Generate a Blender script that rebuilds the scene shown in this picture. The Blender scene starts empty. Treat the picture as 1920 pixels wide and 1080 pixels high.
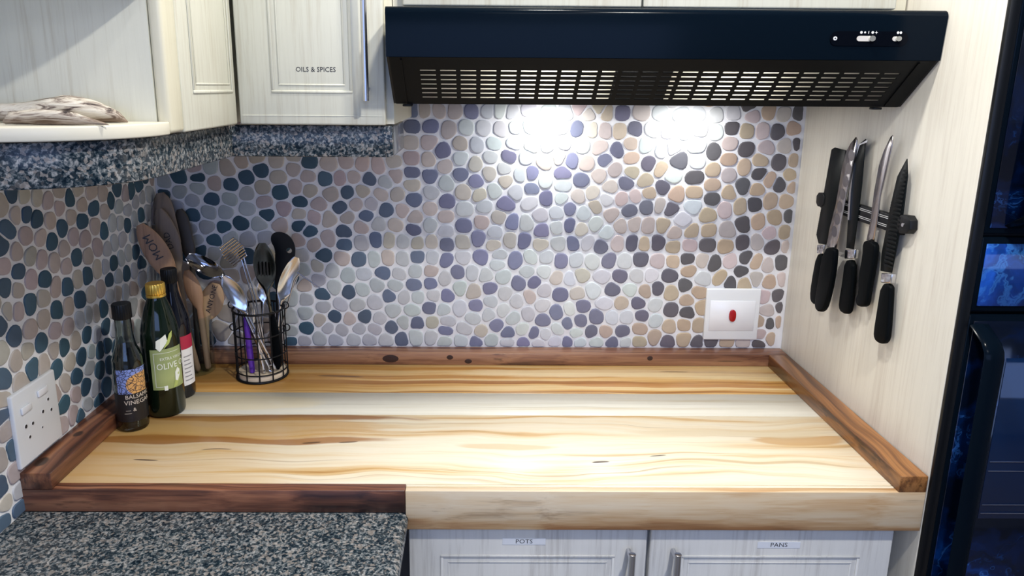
import bpy, bmesh, math, random
from mathutils import Vector, Matrix
from math import sin, cos, pi, radians as rad

sc = bpy.context.scene
col = sc.collection
# ------------------------------------------------------------------ camera, exposure
cd = bpy.data.cameras.new('camera'); cam = bpy.data.objects.new('camera', cd); col.objects.link(cam)
cam.matrix_world = Matrix(((0.99996089, -0.00568488, -0.00677483, 0.76427951),
                           (-0.00534857, 0.22134582, -0.97518071, -1.66807326),
                           (0.00704337, 0.97517881, 0.22130676, 0.66455874), (0, 0, 0, 1)))
cd.sensor_width = 36; cd.lens = 36*1321.08/1920; cd.shift_x = 0.02973; cd.shift_y = -0.03992; cd.clip_start = .02
sc.camera = cam
sc.view_settings.view_transform = 'Standard'; sc.view_settings.look = 'None'
sc.view_settings.gamma = 1; sc.view_settings.use_curve_mapping = False
sc.view_settings.exposure = 0.22
# ------------------------------------------------------------------ world and large lights
wd = bpy.data.worlds.new('world'); sc.world = wd; wd.use_nodes = True
wd.node_tree.nodes['Background'].inputs[0].default_value = (.25, .42, 1, 1)
wd.node_tree.nodes['Background'].inputs[1].default_value = .4

def light(name, kind, loc, power, color, size=.1, size_y=None, look=None, spot=None):
    d = bpy.data.lights.new(name, kind); d.energy = power; d.color = color
    if kind == 'AREA':
        d.size = size
        if size_y: d.shape = 'RECTANGLE'; d.size_y = size_y
        else: d.shape = 'DISK'
    else: d.shadow_soft_size = size
    if kind == 'SPOT' and spot: d.spot_size = spot; d.spot_blend = .8
    o = bpy.data.objects.new(name, d); o.location = loc
    if look: o.rotation_euler = (Vector(look)-Vector(loc)).to_track_quat('-Z', 'Y').to_euler()
    col.objects.link(o); return o

W = 1.53                        # clear width between left wall and end panel
CEIL, FLOOR = 1.60, -.95
light('ceiling_lamp_light', 'AREA', (.95, -.72, 1.555), 11, (1, .955, .87), .10, look=(.95, -.76, 0))
light('second_ceiling_lamp_light', 'AREA', (1.25, -1.38, 1.555), 18, (1, .96, .88), .09, look=(1.15, -1.35, 0))
light('room_lamp_light', 'AREA', (1.1, -2.6, 1.55), 7, (.88, .93, 1), .5, .5, look=(1.1, -2.3, 0))
light('window_light', 'AREA', (1.0, -3.72, .75), 16, (.36, .52, 1), 1.9, 1.1, look=(1.0, 0, .2))

# ------------------------------------------------------------------ node helpers
def new_mat(name, rough=.5, metal=0, spec=.5, color=(.8, .8, .8)):
    m = bpy.data.materials.new(name); m.use_nodes = True
    b = m.node_tree.nodes['Principled BSDF']
    b.inputs['Roughness'].default_value = rough; b.inputs['Metallic'].default_value = metal
    b.inputs['Specular IOR Level'].default_value = spec
    b.inputs['Base Color'].default_value = (*color, 1)
    return m
class G:
    def __init__(s, m):
        s.m = m; s.t = m.node_tree; s.n = s.t.nodes; s.l = s.t.links; s.b = s.n['Principled BSDF']
    def node(s, ty, **kw):
        x = s.n.new(ty)
        for k, v in kw.items(): setattr(x, k, v)
        return x
    def put(s, sock, v):
        if isinstance(v, bpy.types.NodeSocket): s.l.new(v, sock)
        elif isinstance(v, (tuple, list)) and len(v) == 3 and sock.type == 'RGBA': sock.default_value = (*v, 1)
        else: sock.default_value = v
    def math(s, op, a, b=0, c=0):
        x = s.node('ShaderNodeMath', operation=op)
        s.put(x.inputs[0], a); s.put(x.inputs[1], b); s.put(x.inputs[2], c); return x.outputs[0]
    def coord(s):
        return s.node('ShaderNodeTexCoord').outputs['Object']
    def mapping(s, v, scale=(1, 1, 1), loc=(0, 0, 0), rot=(0, 0, 0)):
        x = s.node('ShaderNodeMapping'); s.put(x.inputs['Vector'], v)
        x.inputs['Scale'].default_value = scale; x.inputs['Location'].default_value = loc; x.inputs['Rotation'].default_value = rot
        return x.outputs[0]
    def noise(s, v, scale=5, detail=4, rough=.5, dist=0, color=False):
        x = s.node('ShaderNodeTexNoise'); s.put(x.inputs['Vector'], v)
        x.inputs['Scale'].default_value = scale; x.inputs['Detail'].default_value = detail
        x.inputs['Roughness'].default_value = rough; x.inputs['Distortion'].default_value = dist
        return x.outputs['Color' if color else 'Fac']
    def voro(s, v, scale=5, feature='F1', out='Distance'):
        x = s.node('ShaderNodeTexVoronoi', feature=feature); s.put(x.inputs['Vector'], v)
        x.inputs['Scale'].default_value = scale; return x.outputs[out]
    def ramp(s, f, stops, interp='LINEAR'):
        x = s.node('ShaderNodeValToRGB'); s.put(x.inputs[0], f); e = x.color_ramp; e.interpolation = interp
        while len(e.elements) < len(stops): e.elements.new(.5)
        for el, (p, c) in zip(e.elements, stops):
            el.position = p; el.color = (*c, 1) if len(c) == 3 else c
        return x.outputs[0]
    def smooth(s, v, a, b):
        x = s.node('ShaderNodeMapRange', interpolation_type='SMOOTHSTEP')
        s.put(x.inputs[0], v); x.inputs[1].default_value = a; x.inputs[2].default_value = b; return x.outputs[0]
    def mix(s, f, a, b, mode='MIX'):
        x = s.node('ShaderNodeMix', data_type='RGBA', blend_type=mode)
        s.put(x.inputs[0], f); s.put(x.inputs[6], a); s.put(x.inputs[7], b); return x.outputs[2]
    def bump(s, h, strength=.3, dist=.001):
        x = s.node('ShaderNodeBump'); x.inputs['Strength'].default_value = strength; x.inputs['Distance'].default_value = dist
        s.put(x.inputs['Height'], h); s.l.new(x.outputs[0], s.b.inputs['Normal'])
    def xyz(s, v):
        x = s.node('ShaderNodeSeparateXYZ'); s.put(x.inputs[0], v); return x.outputs
    def comb(s, x, y, z):
        c = s.node('ShaderNodeCombineXYZ'); s.put(c.inputs[0], x); s.put(c.inputs[1], y); s.put(c.inputs[2], z); return c.outputs[0]
    def base(s, c): s.put(s.b.inputs['Base Color'], c)

def flat(name, color, rough=.5, metal=0, spec=.5): return new_mat(name, rough, metal, spec, color)

def laminate(name, ca, cb, axis=2, rough=.38):
    """pale wood-grain foil, grain running along one axis"""
    m = new_mat(name, rough); g = G(m); sc3 = [55, 55, 55]; sc3[axis] = 2.2
    v = g.mapping(g.coord(), tuple(sc3)); sc4 = [9, 9, 9]; sc4[axis] = .9
    big = g.noise(g.mapping(g.coord(), tuple(sc4)), 2, 3, .5, 1.2)
    fine = g.noise(v, 3, 6, .65)
    f = g.math('ADD', g.math('MULTIPLY', fine, .6), g.math('MULTIPLY', big, .45))
    g.base(g.ramp(f, [(.34, cb), (.52, ca), (.75, tuple(min(1, c*1.06) for c in ca))]))
    g.bump(fine, .25, .0006)
    return m

def wood(name, stops, axis=0, scale=30, warp=.02, rough=.33, seed=0, extra=None, freq=1.0, coat=.25, lineamt=.45, tint=None):
    """solid timber: wavy grain running along axis; extra = [(u0,u1,v0,v1,color,strength)] streaks in grain/cross coords"""
    m = new_mat(name, rough); g = G(m); o = g.coord(); x = g.xyz(o)
    u = x[axis]; vs = [x[i] for i in range(3) if i != axis]
    low = g.noise(g.comb(g.math('MULTIPLY', u, 2.3), g.math('MULTIPLY', vs[0], 5), seed), 1.4, 2, .5)
    mid = g.noise(g.comb(g.math('MULTIPLY', u, 6), g.math('MULTIPLY', vs[0], 16), seed+3.3), 1, 2, .5)
    off = g.math('ADD', g.math('MULTIPLY', g.math('SUBTRACT', low, .5), warp*3.2), g.math('MULTIPLY', g.math('SUBTRACT', mid, .5), warp*.5))
    v0 = g.math('ADD', vs[0], off)
    rings = g.noise(g.comb(g.math('MULTIPLY', u, .9*freq), g.math('MULTIPLY', v0, scale), g.math('MULTIPLY', vs[1], scale*.5)), 1, 4, .58)
    fine = g.noise(g.comb(g.math('MULTIPLY', u, 9), g.math('MULTIPLY', v0, 420), g.math('MULTIPLY', vs[1], 420)), 1, 3, .6)
    f = g.math('ADD', rings, g.math('MULTIPLY', g.math('SUBTRACT', fine, .5), .16))
    c = g.ramp(f, stops)
    lines = g.noise(g.comb(g.math('MULTIPLY', u, .8), g.math('MULTIPLY', v0, 120), g.math('MULTIPLY', vs[1], 60)), 1, 4, .6)
    c = g.mix(g.math('MULTIPLY', g.smooth(lines, .56, .74), lineamt), c, tuple(q*.5 for q in stops[0][1]))
    if tint: c = g.mix(g.math('MULTIPLY', g.smooth(g.math('ADD', u, g.math('MULTIPLY', low, .8)), tint[0], tint[1]), tint[3]), c, tint[2])
    for (u0, u1, a, b, colr, st) in (extra or []):
        uc, uh = (u0+u1)/2, abs(u1-u0)/2; vc, vh = (a+b)/2, abs(b-a)/2
        du = g.math('DIVIDE', g.math('SUBTRACT', u, uc), uh); dv = g.math('DIVIDE', g.math('SUBTRACT', v0, vc), vh)
        wob = g.noise(g.comb(g.math('MULTIPLY', u, 7), g.math('MULTIPLY', v0, 60), seed+uc*9), 1, 3, .6)
        d = g.math('ADD', g.math('ADD', g.math('POWER', g.math('ABSOLUTE', du), 2.5), g.math('POWER', g.math('ABSOLUTE', dv), 2)), g.math('MULTIPLY', g.math('SUBTRACT', wob, .5), 1.3))
        k = g.math('MULTIPLY', g.smooth(d, 1.1, .45), st)
        c = g.mix(k, c, colr)
    g.base(c); g.bump(fine, .12, .0005)
    m.node_tree.nodes['Principled BSDF'].inputs['Coat Weight'].default_value = coat
    m.node_tree.nodes['Principled BSDF'].inputs['Coat Roughness'].default_value = .3
    return m

def granite(name):
    m = new_mat(name, .22, spec=.25); g = G(m); o = g.coord()
    w = g.noise(o, 60, 3, .6, color=True)
    v = g.mix(.012, o, w, 'ADD')
    a = g.noise(v, 190, 4, .62); b = g.noise(v, 75, 3, .5)
    f = g.math('ADD', g.math('MULTIPLY', a, .8), g.math('MULTIPLY', b, .25))
    c = g.ramp(f, [(.41, (.004, .011, .020)), (.49, (.018, .034, .048)), (.54, (.09, .11, .125)), (.61, (.24, .25, .26)), (.70, (.42, .42, .41))])
    cells = g.voro(v, 230, 'F1', 'Color'); k = g.xyz(cells)[0]
    c = g.mix(g.math('MULTIPLY', g.smooth(k, .75, .85), .55), c, (.35, .31, .28))
    c = g.mix(g.math('MULTIPLY', g.smooth(g.xyz(cells)[1], .78, .85), .8), c, (.02, .03, .04))
    g.base(c); return m

M = {}
M['cream'] = laminate('cream_foil', (.70, .70, .61), (.56, .53, .43), 2)
M['panel'] = laminate('pale_panel', (.76, .735, .66), (.66, .62, .55), 2, .42)
M['cream_plain'] = laminate('cream_edge', (.73, .70, .56), (.68, .64, .50), 2, .35)
M['cream_shelf'] = flat('cream_shelf', (.72, .69, .58), .38)
M['lower'] = laminate('white_oak_foil', (.70, .70, .68), (.50, .49, .47), 2)
M['edge_tan'] = flat('tan_edging', (.62, .50, .33), .5)
M['granite'] = granite('speckled_granite')
M['grout'] = flat('white_grout', (.84, .85, .88), .7, spec=.3)
M['black'] = flat('black_enamel', (.002, .005, .010), .15, 0, .06)
M['black2'] = flat('black_plastic', (.005, .006, .008), .38, 0, .25)
M['grille'] = flat('black_grille', (.004, .005, .006), .5, 0, .12)
M['dark'] = flat('dark_cavity', (.012, .012, .014), .8)
M['steel'] = flat('polished_steel', (.62, .62, .65), .16, 1)
M['steel_b'] = flat('brushed_steel', (.55, .56, .60), .28, 1)
M['alu'] = flat('aluminium_mesh', (.75, .74, .70), .45, .6)
M['ivory'] = flat('white_plastic', (.80, .83, .86), .3)
M['ivory2'] = flat('white_plastic_rocker', (.86, .88, .92), .22)
M['hole'] = flat('socket_hole', (.02, .02, .025), .6)
M['white_print'] = flat('white_print', (.75, .77, .8), .5)
M['black_print'] = flat('black_print', (.02, .02, .025), .5)
M['label_white'] = flat('label_tape', (.82, .85, .9), .45)
M['tooth'] = flat('grey_wall_paint', (.42, .45, .50), .8)
M['floor'] = flat('grey_floor', (.22, .20, .18), .5)

# ------------------------------------------------------------------ mesh helpers
def wloc(p):
    v = Vector((0, 0, 0))
    while p is not None: v += p.location; p = p.parent
    return v
def mk(name, verts, faces, mat, parent=None, smooth=False, bevel=0, seg=2, angle=None):
    """verts in world coordinates; linked as one mesh object under parent"""
    o0 = wloc(parent); me = bpy.data.meshes.new(name)
    me.from_pydata([tuple(Vector(v)-o0) for v in verts], [], faces); me.update()
    bm = bmesh.new(); bm.from_mesh(me)
    bmesh.ops.recalc_face_normals(bm, faces=bm.faces)
    if bevel:
        es = [e for e in bm.edges if len(e.link_faces) == 2 and e.calc_face_angle(0) > .5]
        bmesh.ops.bevel(bm, geom=es, offset=bevel, segments=seg, affect='EDGES', profile=.5, clamp_overlap=True)
    bm.to_mesh(me); bm.free()
    me.materials.append(mat)
    if smooth or bevel:
        for p in me.polygons: p.use_smooth = True
    o = bpy.data.objects.new(name, me); col.objects.link(o)
    if parent is not None: o.parent = parent
    if smooth or bevel:
        try: me.set_sharp_from_angle(angle=rad(angle or (50 if bevel else 40)))
        except Exception: pass
    return o
def box_vf(x0, x1, y0, y1, z0, z1):
    v = [(x, y, z) for x in (x0, x1) for y in (y0, y1) for z in (z0, z1)]
    return v, [(0, 1, 3, 2), (4, 6, 7, 5), (0, 4, 5, 1), (2, 3, 7, 6), (0, 2, 6, 4), (1, 5, 7, 3)]
def box(name, b, mat, parent=None, bevel=0, seg=2):
    v, f = box_vf(*b); return mk(name, v, f, mat, parent, bevel=bevel, seg=seg)
class Mesh:
    def __init__(s): s.v = []; s.f = []
    def add(s, v, f):
        n = len(s.v); s.v += [tuple(q) for q in v]; s.f += [tuple(i+n for i in q) for q in f]; return s
    def box(s, *b): return s.add(*box_vf(*b))
    def build(s, name, mat, parent=None, **k): return mk(name, s.v, s.f, mat, parent, **k)
def tube_vf(pts, r, n=10, closed=False, caps=True):
    pts = [Vector(p) for p in pts]; N = len(pts); rs = r if isinstance(r, (list, tuple)) else [r]*N
    v = []; f = []; up = None
    for i, p in enumerate(pts):
        if closed: t = pts[(i+1) % N]-pts[i-1]
        else: t = pts[min(i+1, N-1)]-pts[max(i-1, 0)]
        t.normalize()
        if up is None:
            up = Vector((0, 0, 1)) if abs(t.z) < .9 else Vector((1, 0, 0))
        s_ = t.cross(up).normalized(); up = s_.cross(t).normalized()
        for k in range(n):
            a = 2*pi*k/n; v.append(p+rs[i]*(cos(a)*s_+sin(a)*up))
    M_ = N if closed else N-1
    for i in range(M_):
        for k in range(n):
            a, b = i*n+k, i*n+(k+1) % n; c, d = ((i+1) % N)*n+(k+1) % n, ((i+1) % N)*n+k
            f.append((a, b, c, d))
    if caps and not closed: f += [tuple(range(n))[::-1], tuple(range((N-1)*n, N*n))]
    return v, f
def tube(name, pts, r, mat, parent=None, n=10, closed=False):
    return mk(name, *tube_vf(pts, r, n, closed), mat, parent, smooth=True)
def lathe_vf(c, prof, n=32):
    """prof = [(r,z)]; z relative to c"""
    v = []; f = []; c = Vector(c)
    for r, z in prof:
        for k in range(n):
            a = 2*pi*k/n; v.append((c.x+r*cos(a), c.y+r*sin(a), c.z+z))
    for i in range(len(prof)-1):
        for k in range(n):
            a, b = i*n+k, i*n+(k+1) % n; f.append((a, b, b+n, a+n))
    if prof[0][0] > 1e-6: f.append(tuple(range(n))[::-1])
    if prof[-1][0] > 1e-6: f.append(tuple(range((len(prof)-1)*n, len(prof)*n)))
    return v, f
def lathe(name, c, prof, mat, parent=None, n=36):
    return mk(name, *lathe_vf(c, prof, n), mat, parent, smooth=True)
def prism_vf(poly, d0, d1, axis='x'):
    """poly in the two other axes (cyclic order yz / xz / xy)"""
    def P(a, b, d): return {'x': (d, a, b), 'y': (a, d, b), 'z': (a, b, d)}[axis]
    n = len(poly); v = [P(a, b, d0) for a, b in poly]+[P(a, b, d1) for a, b in poly]
    return v, [tuple(range(n))[::-1], tuple(range(n, 2*n))]+[(i, (i+1) % n, (i+1) % n+n, i+n) for i in range(n)]
def chaikin(p, it=2):
    for _ in range(it):
        q = []
        for i in range(len(p)):
            a, b = p[i], p[(i+1) % len(p)]
            q += [(a[0]*.75+b[0]*.25, a[1]*.75+b[1]*.25), (a[0]*.25+b[0]*.75, a[1]*.25+b[1]*.75)]
        p = q
    return p
def tag(o, label=None, cat=None, group=None, kind=None):
    for k, v in (('label', label), ('category', cat), ('group', group), ('kind', kind)):
        if v: o[k] = v
    return o
def thing(name, loc, label, cat, group=None):
    o = bpy.data.objects.new(name, None); o.location = loc; o.empty_display_size = .05; col.objects.link(o)
    return tag(o, label, cat, group)
def text_vf(s, size, extrude=0, sx=1):
    cu = bpy.data.curves.new('t', 'FONT'); cu.body = s; cu.size = size; cu.align_x = 'CENTER'; cu.align_y = 'CENTER'; cu.resolution_u = 2
    o = bpy.data.objects.new('t', cu); col.objects.link(o)
    dg = bpy.context.evaluated_depsgraph_get(); dg.update()
    me = o.evaluated_get(dg).to_mesh()
    v = [(q.co.x*sx, q.co.y) for q in me.vertices]; f = [tuple(p.vertices) for p in me.polygons]
    o.evaluated_get(dg).to_mesh_clear(); bpy.data.objects.remove(o); bpy.data.curves.remove(cu)
    return v, f
def text(name, s, size, origin, xdir, ydir, mat, parent, sx=1):
    v, f = text_vf(s, size, 0, sx); O = Vector(origin); X = Vector(xdir); Y = Vector(ydir)
    return mk(name, [O+a*X+b*Y for a, b in v], f, mat, parent)
BACK_STONES='''58,452D 20,438L 103,453D 57,417L 101,426L 132,474L 98,473P 175,472T 208,490T 243,499T 252,471D 291,491T 332,475T 363,489D 335,501T 217,453D 292,454T 181,434D 140,438T 254,427T 296,418D 335,429P 361,456P 16,411D 84,397L 131,400D 174,402L 216,413L 256,393P 214,378L 342,394D 303,378P 338,365T 123,369L 162,367L 82,361D 262,363D 115,331L 157,329D 196,341D 242,339L 290,338P 339,336D 72,327L 168,308L 211,303L 128,299D 86,297L 335,301P 252,308L 46,381L 124,269L 339,263L 96,274D 208,262D 363,421T 357,322D 416,483T 457,490P 491,484P 530,479P 568,491T 609,499P 651,497T 688,483T 681,514D 406,451D 439,452P 471,455P 508,450D 546,442L 572,460P 608,465D 654,458D 690,442L 418,413P 456,416D 491,421T 536,415T 574,414T 609,438T 657,418L 612,401D 385,387P 438,381D 476,390P 512,390L 546,375D 587,375T 652,381T 690,395D 373,359P 409,354T 454,358P 499,361D 615,358T 653,339L 688,362T 406,305P 443,321D 486,334P 528,341L 567,340T 612,328D 687,325L 370,291P 444,291D 486,297L 521,305D 551,303T 587,300L 621,296T 655,299T 690,294D 392,261D 437,257T 479,252D 516,253L 547,257T 584,255L 620,261D 658,259L 689,254D 343,227L 377,235T 411,226L 449,214L 488,218T 536,220D 574,218T 615,225L 654,224T 685,207L 376,201L 343,188T 415,183T 450,169D 484,178L 520,189L 565,188L 611,189D 653,195D 386,164D 343,151L 386,134L 429,139L 470,138T 515,146T 549,162D 586,160L 618,160T 660,163L 691,162D 340,117L 378,97T 413,108D 450,100T 487,107D 524,102L 558,124T 605,125L 651,132D 682,126T 583,94T 615,92D 656,95T 690,97L 342,75D 395,78L 429,72L 473,76L 512,76L 554,80D 578,51D 611,58L 657,56L 685,73D 373,51L 413,48L 460,49L 497,49L 540,48L 334,44L 303,42D 305,105L 303,68L 310,155L 682,46L 583,610P 613,611D 641,612T 674,612T 711,611T 752,611D 789,612L 816,612L 845,606L 882,612L 611,572D 655,574D 697,569P 738,571L 780,571L 819,568L 853,576L 885,580L 609,538T 650,538P 726,535T 764,533L 803,535L 853,537L 890,529L 726,500L 797,504L 839,504D 880,505L 759,486T 726,464D 762,447D 793,466T 829,477L 867,464L 833,448T 892,466D 930,608L 970,606L 931,571L 960,572L 1002,619P 1048,620T 1022,605T 1065,609T 1099,609D 1146,609P 1191,607L 997,571D 1032,569T 1061,567P 1098,568T 1133,571D 1174,572L 1213,568L 929,532L 967,539L 1010,532L 1052,528P 1094,521D 1126,537T 1160,534L 1200,524L 923,494T 958,504T 986,496D 1022,491P 1066,500D 1129,504T 1170,492D 1222,527L 1090,478P 925,449L 967,468D 1013,451D 1054,463P 1132,471T 1200,478T 895,429D 969,436L 928,406D 966,409L 1006,413T 1039,421T 1082,435P 1118,445D 1165,450T 1207,435D 1225,463L 895,399L 987,383D 1072,404L 1113,408P 1142,412P 1175,422T 1049,389T 1171,389D 1205,392P 1131,379D 1227,385D 734,420T 771,414T 806,424L 856,424L 735,380L 783,386L 831,393D 735,339D 776,349P 818,360T 849,347D 883,344L 917,367L 956,373L 732,300T 767,309D 809,323L 845,305T 878,304D 921,328D 958,336L 988,340D 1014,331T 805,292T 918,293T 964,297L 997,298D 731,258L 775,260D 818,266L 815,245T 860,253D 896,262L 932,262L 971,253D 1006,254L 719,224D 754,223L 787,216L 829,211L 887,226L 930,225T 961,211T 993,208L 1019,218T 723,183L 756,173T 798,182D 834,170L 868,197D 907,198D 929,178L 896,162T 865,150L 972,168D 1013,170T 723,133T 764,137D 800,149L 926,140L 963,120D 998,130L 1022,137D 795,115L 831,125T 893,118L 855,106T 930,101D 757,106T 990,91D 1022,100D 737,75L 776,69T 815,87D 842,66D 880,75L 909,65D 936,63L 968,77L 1013,67L 729,47L 763,43D 801,49L 843,41L 883,41D 962,47T 994,42D 1021,42L 920,40L 1240,605L 1280,605L 1320,604L 1360,610L 1396,625D 1405,606P 1444,616T 1478,610P 1516,609D 1246,571L 1287,572L 1324,567L 1360,574D 1395,568T 1434,568P 1467,566D 1505,576T 1284,533L 1321,520D 1358,540P 1397,528D 1445,530P 1490,535P 1521,539D 1239,499D 1287,497L 1358,502T 1324,476T 1397,485T 1433,500T 1480,497D 1517,500T 1285,459D 1360,467P 1434,468D 1460,454T 1485,444D 1508,465T 1325,442T 1397,437D 1366,422T 1285,423T 1328,409D 1432,431T 1520,437T 1238,417T 1429,397D 1468,404T 1504,404T 1284,391L 1396,391T 1360,385P 1021,371L 1087,367P 1320,369T 1051,346L 1078,323L 1111,342P 1143,346P 1178,342P 1212,342T 1243,325P 1283,326T 1323,329T 1033,300L 1064,290D 1105,299P 1143,300D 1170,297T 1203,300D 1242,290T 1281,295P 1324,296D 1046,252L 1087,254D 1125,251P 1164,258D 1206,254P 1244,253T 1278,258D 1317,255P 1343,248D 1072,213L 1117,214D 1158,216T 1192,218L 1237,218D 1285,230T 1317,211L 1051,180L 1099,181D 1143,181L 1181,177T 1209,184D 1244,174T 1278,192D 1309,175T 1083,145L 1124,146T 1165,146D 1206,141L 1244,129D 1287,156T 1290,123D 1320,135T 1064,109D 1101,108T 1136,110L 1176,114D 1210,101L 1173,79T 1244,86T 1284,90T 1316,89T 1053,70D 1086,71T 1129,71D 1211,59T 1285,53T 1242,46D 1318,44D 1107,42D 1064,45L 1171,45T 1137,43L 1407,345D 1442,352T 1482,363T 1520,366D 1372,329P 1472,324P 1511,327T 1370,295T 1411,301D 1444,304P 1484,292D 1522,293P 1384,254P 1421,262D 1447,252T 1476,246P 1508,252D 1365,214T 1412,229D 1450,212P 1387,201D 1423,200T 1484,202T 1519,209P 1508,167D 1476,166P 1522,138D 1488,127P 1496,96D 1472,98T 1520,100T 1476,67P 1502,56T 1527,53P 1351,49D 1390,43T 1434,40P 1474,38D'''
LEFT_STONES='''-544,475T -518,487D -488,480T -453,474T -424,462P -387,472T -392,446P -356,454D -320,439T -281,455T -326,467T -237,445P -181,446D -146,430P -119,431D -82,440D -209,429D -516,453T -489,450D -462,435D -425,427T -359,421T -327,407D -276,425D -238,412P -182,412L -145,396L -105,411L -73,416L -41,416L -87,376D -538,433D -496,413P -457,403T -427,390D -391,407D -359,384P -324,371P -278,388P -250,372D -214,382L -183,376L -118,373L -54,378L -558,410D -528,392T -491,377T -464,364P -430,351T -393,366P -358,342D -319,336T -280,345P -244,333L -216,338L -181,340L -151,368D -559,375P -530,359D -499,338P -462,327D -392,335P -361,302T -433,304P -399,297D -328,299D -291,302T -259,299L -226,298D -194,300L -160,304L -129,299D -564,344D -537,331T -511,299D -473,297T -323,257T -364,259D -286,261P -251,268D -215,266L -176,262D -144,261L -110,269D -111,236L -569,302T -544,297P -479,260T -440,262D -403,259T -371,223L -340,222L -316,218T -285,217D -256,237L -223,233T -190,225L -161,221T -563,257D -519,253T -496,221D -453,231P -412,222P -353,184D -325,174L -282,176D -259,164L -396,189T -431,188D -464,194T -534,221T -593,241T -567,217T -496,185T -528,190D -461,162D -421,156T -381,149D -348,147L -316,139D -288,139D -360,122L -286,96D -255,119D -587,289D -169,191L -600,198D -563,177T -445,124T -406,120D -380,86D -351,69L -473,113P -456,86D -415,87P -382,51L -341,39D -432,56P -409,37D -467,51P -612,165T -618,143D -614,116T -611,76D -629,74T -613,35P -641,30D -635,-1T -609,-1L -613,-27D -647,-30D -324,100D -343,15L -382,17D -503,36D -532,38D'''
# ================================================================== ROOM SHELL
def struct(o, label=None): o['kind'] = 'structure'; return o
back = struct(box('wall_back', (-.1, 3.5, 0, .1, FLOOR, CEIL), M['grout']))
left = struct(box('wall_left', (-.1, 0, -3.85, 0, FLOOR, CEIL), M['grout']))
struct(box('wall_right', (3.4, 3.5, -3.85, 0, FLOOR, CEIL), M['tooth']))
fm = Mesh()
for b in ((-.1, .05, -3.85, -3.75, FLOOR, CEIL), (1.95, 3.5, -3.85, -3.75, FLOOR, CEIL), (.05, 1.95, -3.85, -3.75, FLOOR, .2), (.05, 1.95, -3.85, -3.75, 1.3, CEIL)): fm.box(*b)
struct(fm.build('wall_front', M['tooth']))
wf = Mesh()
for b in ((.05, 1.95, -3.84, -3.77, .2, .25), (.05, 1.95, -3.84, -3.77, 1.25, 1.3), (.05, .1, -3.84, -3.77, .25, 1.25), (1.9, 1.95, -3.84, -3.77, .25, 1.25), (.975, 1.025, -3.84, -3.77, .25, 1.25)): wf.box(*b)
w1 = struct(wf.build('window_1', M['ivory']))
struct(box('floor', (-.1, 3.5, -3.85, .1, FLOOR-.1, FLOOR), M['floor']))
struct(box('ceiling', (-.1, 3.5, -3.85, .1, CEIL, CEIL+.1), M['tooth']))
def fitting(x, y, w, lab):
    t = thing('ceiling_lamp', (x, y, CEIL), lab, 'lamp')
    lathe('housing', (x, y, CEIL-.03), [(w*.85, 0), (w, .005), (w, .03)], M['ivory'], t, 24)
fitting(.95, -.72, .07, 'small round downlight on the ceiling above the wooden board')
fitting(1.25, -1.38, .07, 'small round downlight on the ceiling in front of the oven tower')
fitting(1.1, -2.6, .28, 'wide round ceiling lamp in the middle of the kitchen')

# ================================================================== PEBBLE MOSAIC
def pebble_mat(name, attr):
    m = new_mat(name, .55, spec=.35); g = G(m)
    if attr: c = g.node('ShaderNodeAttribute', attribute_name='tone').outputs['Color']
    else: c = g.node('ShaderNodeObjectInfo').outputs['Color']
    o = g.node('ShaderNodeTexCoord').outputs['Object']
    n = g.noise(o, 45, 4, .6); k = g.math('ADD', g.math('MULTIPLY', n, .30), .85)
    vv = g.node('ShaderNodeVectorMath', operation='SCALE'); g.l.new(c, vv.inputs[0]); g.l.new(k, vv.inputs['Scale'])
    g.base(vv.outputs[0]); g.bump(g.noise(o, 160, 3, .6), .12, .0006); return m
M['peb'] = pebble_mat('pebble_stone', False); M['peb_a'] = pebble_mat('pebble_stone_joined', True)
rnd = random.Random(7)
def tone(c, x, z=1):  # stone colours, with the wall's shade and blue cast painted in by region
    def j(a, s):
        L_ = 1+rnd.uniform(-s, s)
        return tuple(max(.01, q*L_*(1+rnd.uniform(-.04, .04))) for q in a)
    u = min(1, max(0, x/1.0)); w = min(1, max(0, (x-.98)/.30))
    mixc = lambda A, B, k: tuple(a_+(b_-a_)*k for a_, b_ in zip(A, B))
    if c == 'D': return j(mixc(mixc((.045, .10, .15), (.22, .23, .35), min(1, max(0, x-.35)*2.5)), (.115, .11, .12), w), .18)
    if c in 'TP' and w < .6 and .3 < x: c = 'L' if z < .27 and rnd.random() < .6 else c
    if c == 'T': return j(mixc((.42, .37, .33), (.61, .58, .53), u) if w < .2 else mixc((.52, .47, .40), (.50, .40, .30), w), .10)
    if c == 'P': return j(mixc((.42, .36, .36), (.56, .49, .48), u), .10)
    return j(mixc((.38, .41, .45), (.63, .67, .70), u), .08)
def parse(s):
    out = []
    for a in s.split():
        q, c = a[:-1], a[-1]; x, z = q.split(','); out.append((int(x)/1000, int(z)/1000, c))
    return out
def fill(seeds, x0, x1, z0f, z1f, dmin):
    pts = list(seeds); fails = 0
    while fails < 1500:
        x = rnd.uniform(x0, x1); z = rnd.uniform(-.04, .66)
        if not (z0f(x)+.008 < z < z1f(x)-.006): fails += 1; continue
        if all((x-p[0])**2+(z-p[1])**2 > dmin*dmin for p in pts):
            pts.append((x, z, rnd.choice('DDTTPLLPT'))); fails = 0
        else: fails += 1
    return pts
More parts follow.
